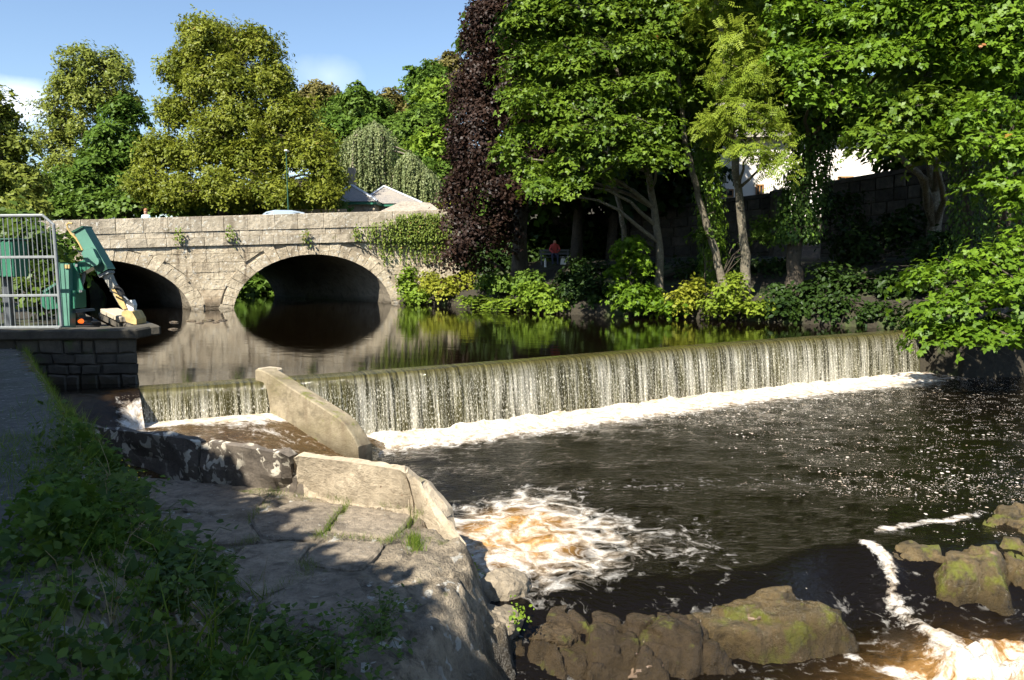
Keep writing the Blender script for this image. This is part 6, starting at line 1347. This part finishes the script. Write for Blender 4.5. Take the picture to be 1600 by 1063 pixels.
for _ in range(1500):        # rough grass along the path edge and down the bank
    t = random.random() ** .8; y = 3.0 + t * 6; xe_ = np.interp(y, [p[1] for p in PATH_EDGE[::-1]], [p[0] for p in PATH_EDGE[::-1]]); x = xe_ + random.gauss(.12, .26)
    gp.append((x, y, 0))
for _ in range(1300):
    y = random.uniform(8, 14.4); xe_ = np.interp(y, [p[1] for p in PATH_EDGE[::-1]], [p[0] for p in PATH_EDGE[::-1]]); x = xe_ + random.gauss(.02, .08); gp.append((x, y, 0))
for _ in range(5000):
    x, y = random.uniform(-5.6, -3.4), random.uniform(4.6, 8.0)
    if vnoise(x * 1.3, y * 1.3, 7) > .62: gp.append((x, y, 0))
grass('bank_grass', surfs(gp), .11, lean=.6)
gp = []
for _ in range(3000):
    y = random.uniform(3.0, 8.4); x = float(np.interp(y, [p[1] for p in PATH_EDGE[::-1]], [p[0] for p in PATH_EDGE[::-1]])) + random.uniform(-.1, 1.7) * min(1, (9.2 - y) / 2.5); x = min(x, -.75)
    if vnoise(x * 2.1, y * 2.1, 91) > .45: gp.append((x, y, 0))
grass('slope_grass', surfs(gp), .19, lean=.75)

def seedling(label, px, py, zoff, h, n, leaf, mat=L_weed, lit=None):
    p = onz(px, py, zoff); p.z = surf(p.x, p.y); T = empty('sycamore_seedling', p, label, 'seedling', 'sycamore seedlings on the bank')
    top = p + Vector((random.uniform(-.06, .06), random.uniform(-.06, .06), h)); MB().tube(limb_path(p, top, 0, .1, 5), [.008, .007, .006, .005, .003], 5).build('stem', M_stem, T)
    for i in range(n):
        t = .35 + .65 * i / max(1, n - 1); a = i * 2.4 + random.uniform(-.4, .4); q = p.lerp(top, t); ext = leaf * random.uniform(.5, .9) * (1.2 - .5 * t); e = q + Vector((math.cos(a), math.sin(a), .35)) * ext
        mb = MB().tube([q, q.lerp(e, .6) + Vector((0, 0, .01)), e], [.003, .0025, .002], 4, False); mb.build('leaf_stalk', M_stem, T)
        leaves('leaf', np.array([tuple(e)]), np.array([(math.cos(a) * .35, math.sin(a) * .35 - .15, .85)]), np.array([leaf * random.uniform(.8, 1.15)]), np.array([random.uniform(.2, .9)]), 'maple', mat, T, np.array([[math.cos(a) * 4, math.sin(a) * 4, -.6]]))
seedling('tall sycamore seedling at the left end of the lichen-spotted wall', 165, 745, -.4, .62, 10, .20)
seedling('sycamore seedling standing on the slab below the lichen-spotted wall', 275, 905, -.45, .42, 9, .17)
seedling('reddish-tipped sycamore seedling, rightmost on the shaded slabs', 335, 950, -.5, .36, 9, .15)
seedling('sycamore seedling low in the shaded weeds between the slabs and the path', 215, 930, -.2, .36, 8, .16)
seedling('small sycamore seedling in front of the slabs near the bottom', 300, 1010, -.45, .28, 7, .14)

def bramble(label, x, y, n, r, leaf, mat=L_weed, templ='ovate', cat='bramble', hgt=.35):
    z = surf(x, y); T = empty('bramble' if cat == 'bramble' else 'weed', (x, y, z), label, cat, 'weeds on the shaded bank'); mb = MB(); PP, NN = [], []
    for i in range(n):
        a = random.random() * 6.283; l = r * random.uniform(.4, 1.1); pts = []
        for k in range(6):
            t = k / 5; xx, yy = x + math.cos(a) * l * t, y + math.sin(a) * l * t; pts.append(Vector((xx, yy, max(surf(xx, yy) + .02, z + hgt * 4 * t * (1 - t * .75) * random.uniform(.5, 1)))))
        mb.tube(pts, [.005, .0045, .004, .0035, .003, .002], 4, False)
        for k in range(1, 6):
            for _ in range(3):
                q = pts[k - 1].lerp(pts[k], random.random()); PP.append(tuple(q + Vector((random.gauss(0, .03), random.gauss(0, .03), random.gauss(.01, .02))))); NN.append((random.gauss(0, .4), random.gauss(-.15, .4), 1))
    mb.build('stems', M_stem, T); n_ = len(PP); leaves('foliage', np.array(PP), np.array(NN), leaf * RNG.uniform(.55, 1.2, n_), RNG.random(n_) * .96, templ, mat, T)
BR = [(-2.4, 5.7, 'between the path and the shaded slabs'), (-2.3, 5.0, 'at mid slope below the path edge'), (-1.85, 5.3, 'just left of the tall grass stalks'), (-2.05, 4.5, 'at the bottom edge left of the tall grass'), (-1.5, 4.9, 'right of the tall grass stalks'), (-1.3, 5.4, 'in front of the shaded slabs'), (-1.1, 4.8, 'low on the slope above the dark rock face'), (-1.6, 4.1, 'at the bottom edge below the tall grass'), (-1.05, 5.9, 'creeping over the edge of the front slab'), (-2.9, 5.3, 'at the left edge beside the path'), (-1.05, 4.2, 'at the bottom edge beside the rock face')]
for i, (x, y, lb) in enumerate(BR): bramble('dark leafy weeds ' + lb, x, y, random.randint(16, 24), random.uniform(.4, .65), random.choice((.05, .065, .085)), hgt=random.uniform(.10, .24), mat=random.choice((L_weed, L_weed, L_dk)), templ=random.choice(('ovate', 'ovate', 'diamond')))
for i, (px, py, lb) in enumerate(((690, 925, 'yellow-green tuft growing in the cleft at the foot of the rock bank'), (735, 900, 'bright moss and weeds at the waterline of the rock bank'), (810, 965, 'tiny green weed between the tan boulders'))):
    p = onz(px, py, -1.25); T = empty('weed', p, lb, 'weed'); n_ = 160 if i < 2 else 60; PP = np.array(tuple(p)) + RNG.normal(size=(n_, 3)) * np.array([.05, .05, .09]) + np.array([0, -.06, .04])
    MB().tube([p, p + Vector((0, -.05, .1))], .004, 4).build('stems', M_stem, T); leaves('foliage', PP, RNG.normal(size=(n_, 3)) * .4 + np.array([0, -.5, .6]), .035 * RNG.uniform(.6, 1.4, n_), RNG.random(n_), 'ovate', L_bright, T)
cov = []
while len(cov) < 9000:
    x = random.uniform(-4.2, -.55); y = random.uniform(2.6, 8.6)
    xe_ = np.interp(y, [p[1] for p in PATH_EDGE[::-1]], [p[0] for p in PATH_EDGE[::-1]])
    if x < xe_ - .35 + .4 * random.random(): continue
    px_, py_ = (lambda d: (CX - F_PX * d.x / d.z, CY + F_PX * d.y / d.z))(CAM_M.transposed() @ Vector((x, y, -.3 - EYE)))
    lim = np.interp(py_, [700, 760, 830, 900, 960, 1063], [150, 190, 215, 300, 480, 640])
    if px_ > lim + random.gauss(0, 30): continue
    if y > 6.7 and random.random() < .75: continue
    vn = float(vnoise(x * 2.3, y * 2.3, 77)) * .6 + float(vnoise(x * 6, y * 6, 78)) * .4
    if vn < .36 + .25 * random.random(): continue
    cov.append((x, y, vn))
cov = np.array(cov); cz_ = bank_h(cov[:, 0], cov[:, 1]); hh = RNG.random(len(cov)) ** 1.3 * (.03 + .55 * cov[:, 2] ** 2.5)
big_l = RNG.random(len(cov)) < .12
PC = np.stack([cov[:, 0], cov[:, 1], cz_ + hh], -1); kk = vnoise(cov[:, 0] * 1.7 + 5, cov[:, 1] * 1.7, 79); NC = RNG.normal(size=(len(cov), 3)) * .5 + np.array([0, -.25, .9])
for nm_, sel, tp, sz_, m_ in (('ground_cover', kk < .5, 'ovate', .040, L_weed), ('nettle_leaves', (kk >= .5) & (kk < .72), 'diamond', .050, L_weed), ('creeping_weeds', kk >= .72, 'maple', .05, L_dk)):
    q = np.where(sel)[0]; tag(leaves(nm_, PC[q], NC[q], np.where(big_l[q], sz_ * 1.9, sz_) * RNG.uniform(.5, 1.5, len(q)), RNG.random(len(q)) ** 1.6 * .97, tp, m_), kind='stuff')
# dry stalks
mb = MB()
for _ in range(70):
    x = random.uniform(-3.2, -.9); y = random.uniform(3.6, 7.4); xe_ = np.interp(y, [p[1] for p in PATH_EDGE[::-1]], [p[0] for p in PATH_EDGE[::-1]])
    if x < xe_ or x > xe_ + 1.7: continue
    z = surf(x, y); l = random.uniform(.15, .45); d = Vector((random.gauss(0, .35), random.gauss(0, .35), 1)) * l; p = Vector((x, y, z)); mb.tube([p, p + d * .5 + Vector((0, 0, .02)), p + d + Vector((d.x, d.y, 0)) * .5], [.003, .0024, .0012], 4, False)
tag(mb.build('dry_stalks', plain('straw', (.28, .22, .11), .8)), kind='stuff')
# tall grass stalks, yellow buttercups
gp = []
for _ in range(60): gp.append((random.gauss(-1.75, .18), random.gauss(4.45, .25), 0))
gp = [(x, y, surf(x, y)) for x, y, _ in gp]; grass('tall_grass', gp, .34, lean=.45)
M_butter = plain('yellow_petal', (.75, .55, .02), .5); mb = MB()
for _ in range(26):
    c = random.choice(((185, 735), (160, 745), (205, 740), (130, 985), (145, 975))); p = onz(c[0] + random.gauss(0, 12), c[1] + random.gauss(0, 8), -.05 if c[1] < 800 else .3); V, Fc = blob(p, (.011, .011, .006), 3); mb.add(V, Fc)
tag(mb.build('buttercups', M_butter), kind='stuff')

# ================================================================== TREES BESIDE AND BEHIND THE PHOTOGRAPHER, WHOSE SHADE FALLS ON THE PATH
def shade(S, z):
    """where the sun's ray to S passes height z"""
    S = Vector(S); return S + SUN_TO * ((z - S.z) / SUN_TO.z)
def shade_tree(label, foot, S, r0=.3):
    rows = []
    for (x, y, z, zt_, r) in S:
        c = shade((x, y, z), zt_); rows.append((c.x, c.y, c.z, r, r, r * .8))
    cen = sum((Vector(q[:3]) for q in rows), Vector()) / len(rows)
    tree('path_tree', label, 'tree', [foot, Vector(foot).lerp(cen, .5) , cen], r0, rows, L_syc, M_barkd, (1.6, 40), .5, .22, 'spray', 'trees beside the path', fill=1.2, shell=.3, under=-1)
def pix(x, y, z):
    d = CAM_M.transposed() @ Vector((x, y, z - EYE)); return CX - F_PX * d.x / d.z, CY + F_PX * d.y / d.z
SHADE_PX = [(-4000, 525), (70, 525), (110, 640), (200, 686), (300, 700), (385, 742), (392, 776), (430, 800), (472, 810), (472, 848), (528, 868), (578, 896), (618, 932), (668, 975), (745, 1000), (795, 1025), (825, 1070), (825, 1400), (-4000, 1400)]
near_, mid_, far_ = [], [], []
sx0 = np.arange(-10.4, .6, .46); sy0 = np.arange(2.2, 14.6, .52)
for i, x in enumerate(sx0):
    for j, y in enumerate(sy0):
        xx, yy = x + random.uniform(-.1, .1), y + random.uniform(-.1, .1); z = max(bz(xx, yy), -.62 if yy > 6 or xx < -.8 else -1.1); q = [pix(xx + dx, yy + dy, z) for dx, dy in ((-.30, 0), (.30, 0), (0, .38), (0, -.2))]
        if all(in_poly(np.array([a]), np.array([b_]), SHADE_PX)[0] for a, b_ in q):
            (near_ if yy < 6.5 else mid_ if yy < 10 else far_).append((xx, yy, z, (5.4 if yy < 6.5 else 6.6 if yy < 10 else 8.2) + random.uniform(-.6, .6), random.uniform(.36, .46)))
for x in np.arange(-10.2, -7.0, .42):
    for z in (-.5, .1, .55): far_.append((x, 14.6, z, 8.6 + random.uniform(-.4, .4), .36))
def shade_tree(label, foot, S, r0=.3, dens=(2.6, 26)):
    rows = []
    for (x, y, z, zt_, r) in S:
        c = shade((x, y, z), zt_); rows.append((c.x, c.y, c.z, r, r, r * .8))
    cen = sum((Vector(q[:3]) for q in rows), Vector()) / len(rows)
    tree('path_tree', label, 'tree', [foot, Vector(foot).lerp(cen, .5), cen], r0, rows, L_syc, M_barkd, dens, .34, .30, 'diamond', 'trees beside the path', fill=.6, shell=.2, under=-1, twig=.12)
shade_tree('leafy tree behind the photographer shading the terrace', (-6.2, -3.2, .7), near_)
shade_tree('leafy tree left of the path near the photographer', (-8.6, .2, .7), mid_)
shade_tree('leafy tree left of the path beside the steel railing, out of view', (-14.2, 5.0, .6), far_)
shade_tree('leafy tree left of the river near the bridge end, out of view', (-26, 27, 3.0), [tuple(B(s, z, 0)) + (zt_, r) for s, z, zt_, r in ((-6.5, 4.2, 12, 1.5), (-5.0, 3.4, 12, .9), (-7.5, 2.5, 12, 1.8), (-6.0, 1.0, 11, 1.5), (-4.9, 1.0, 11, .8))], .35, (1.2, 30))

for (x, y, lb) in ((-14, -3, 'leafy tree left of the photographer, out of view'), (-10, -9, 'leafy tree behind the photographer on the left, out of view'), (-3.5, -13, 'leafy tree well behind the photographer, out of view'), (-19, 8, 'leafy tree far left of the path, out of view'), (-20, 17, 'leafy tree left of the cabinet, out of view'), (-17, -12, 'leafy tree far behind on the left, out of view')):  # unseen trees added to block sky light from the left and rear
    rows = [(x + random.uniform(-2, 2), y + random.uniform(-2, 2), random.uniform(3.5, 9.5), 2.1, 2.1, 1.7) for _ in range(9)]
    tree('path_tree', lb, 'tree', [(x, y, .6), (x, y, 4), (x, y, 9)], .3, rows, L_syc, M_barkd, (.5, 40), .9, .42, 'diamond', 'trees beside the path', fill=.6)
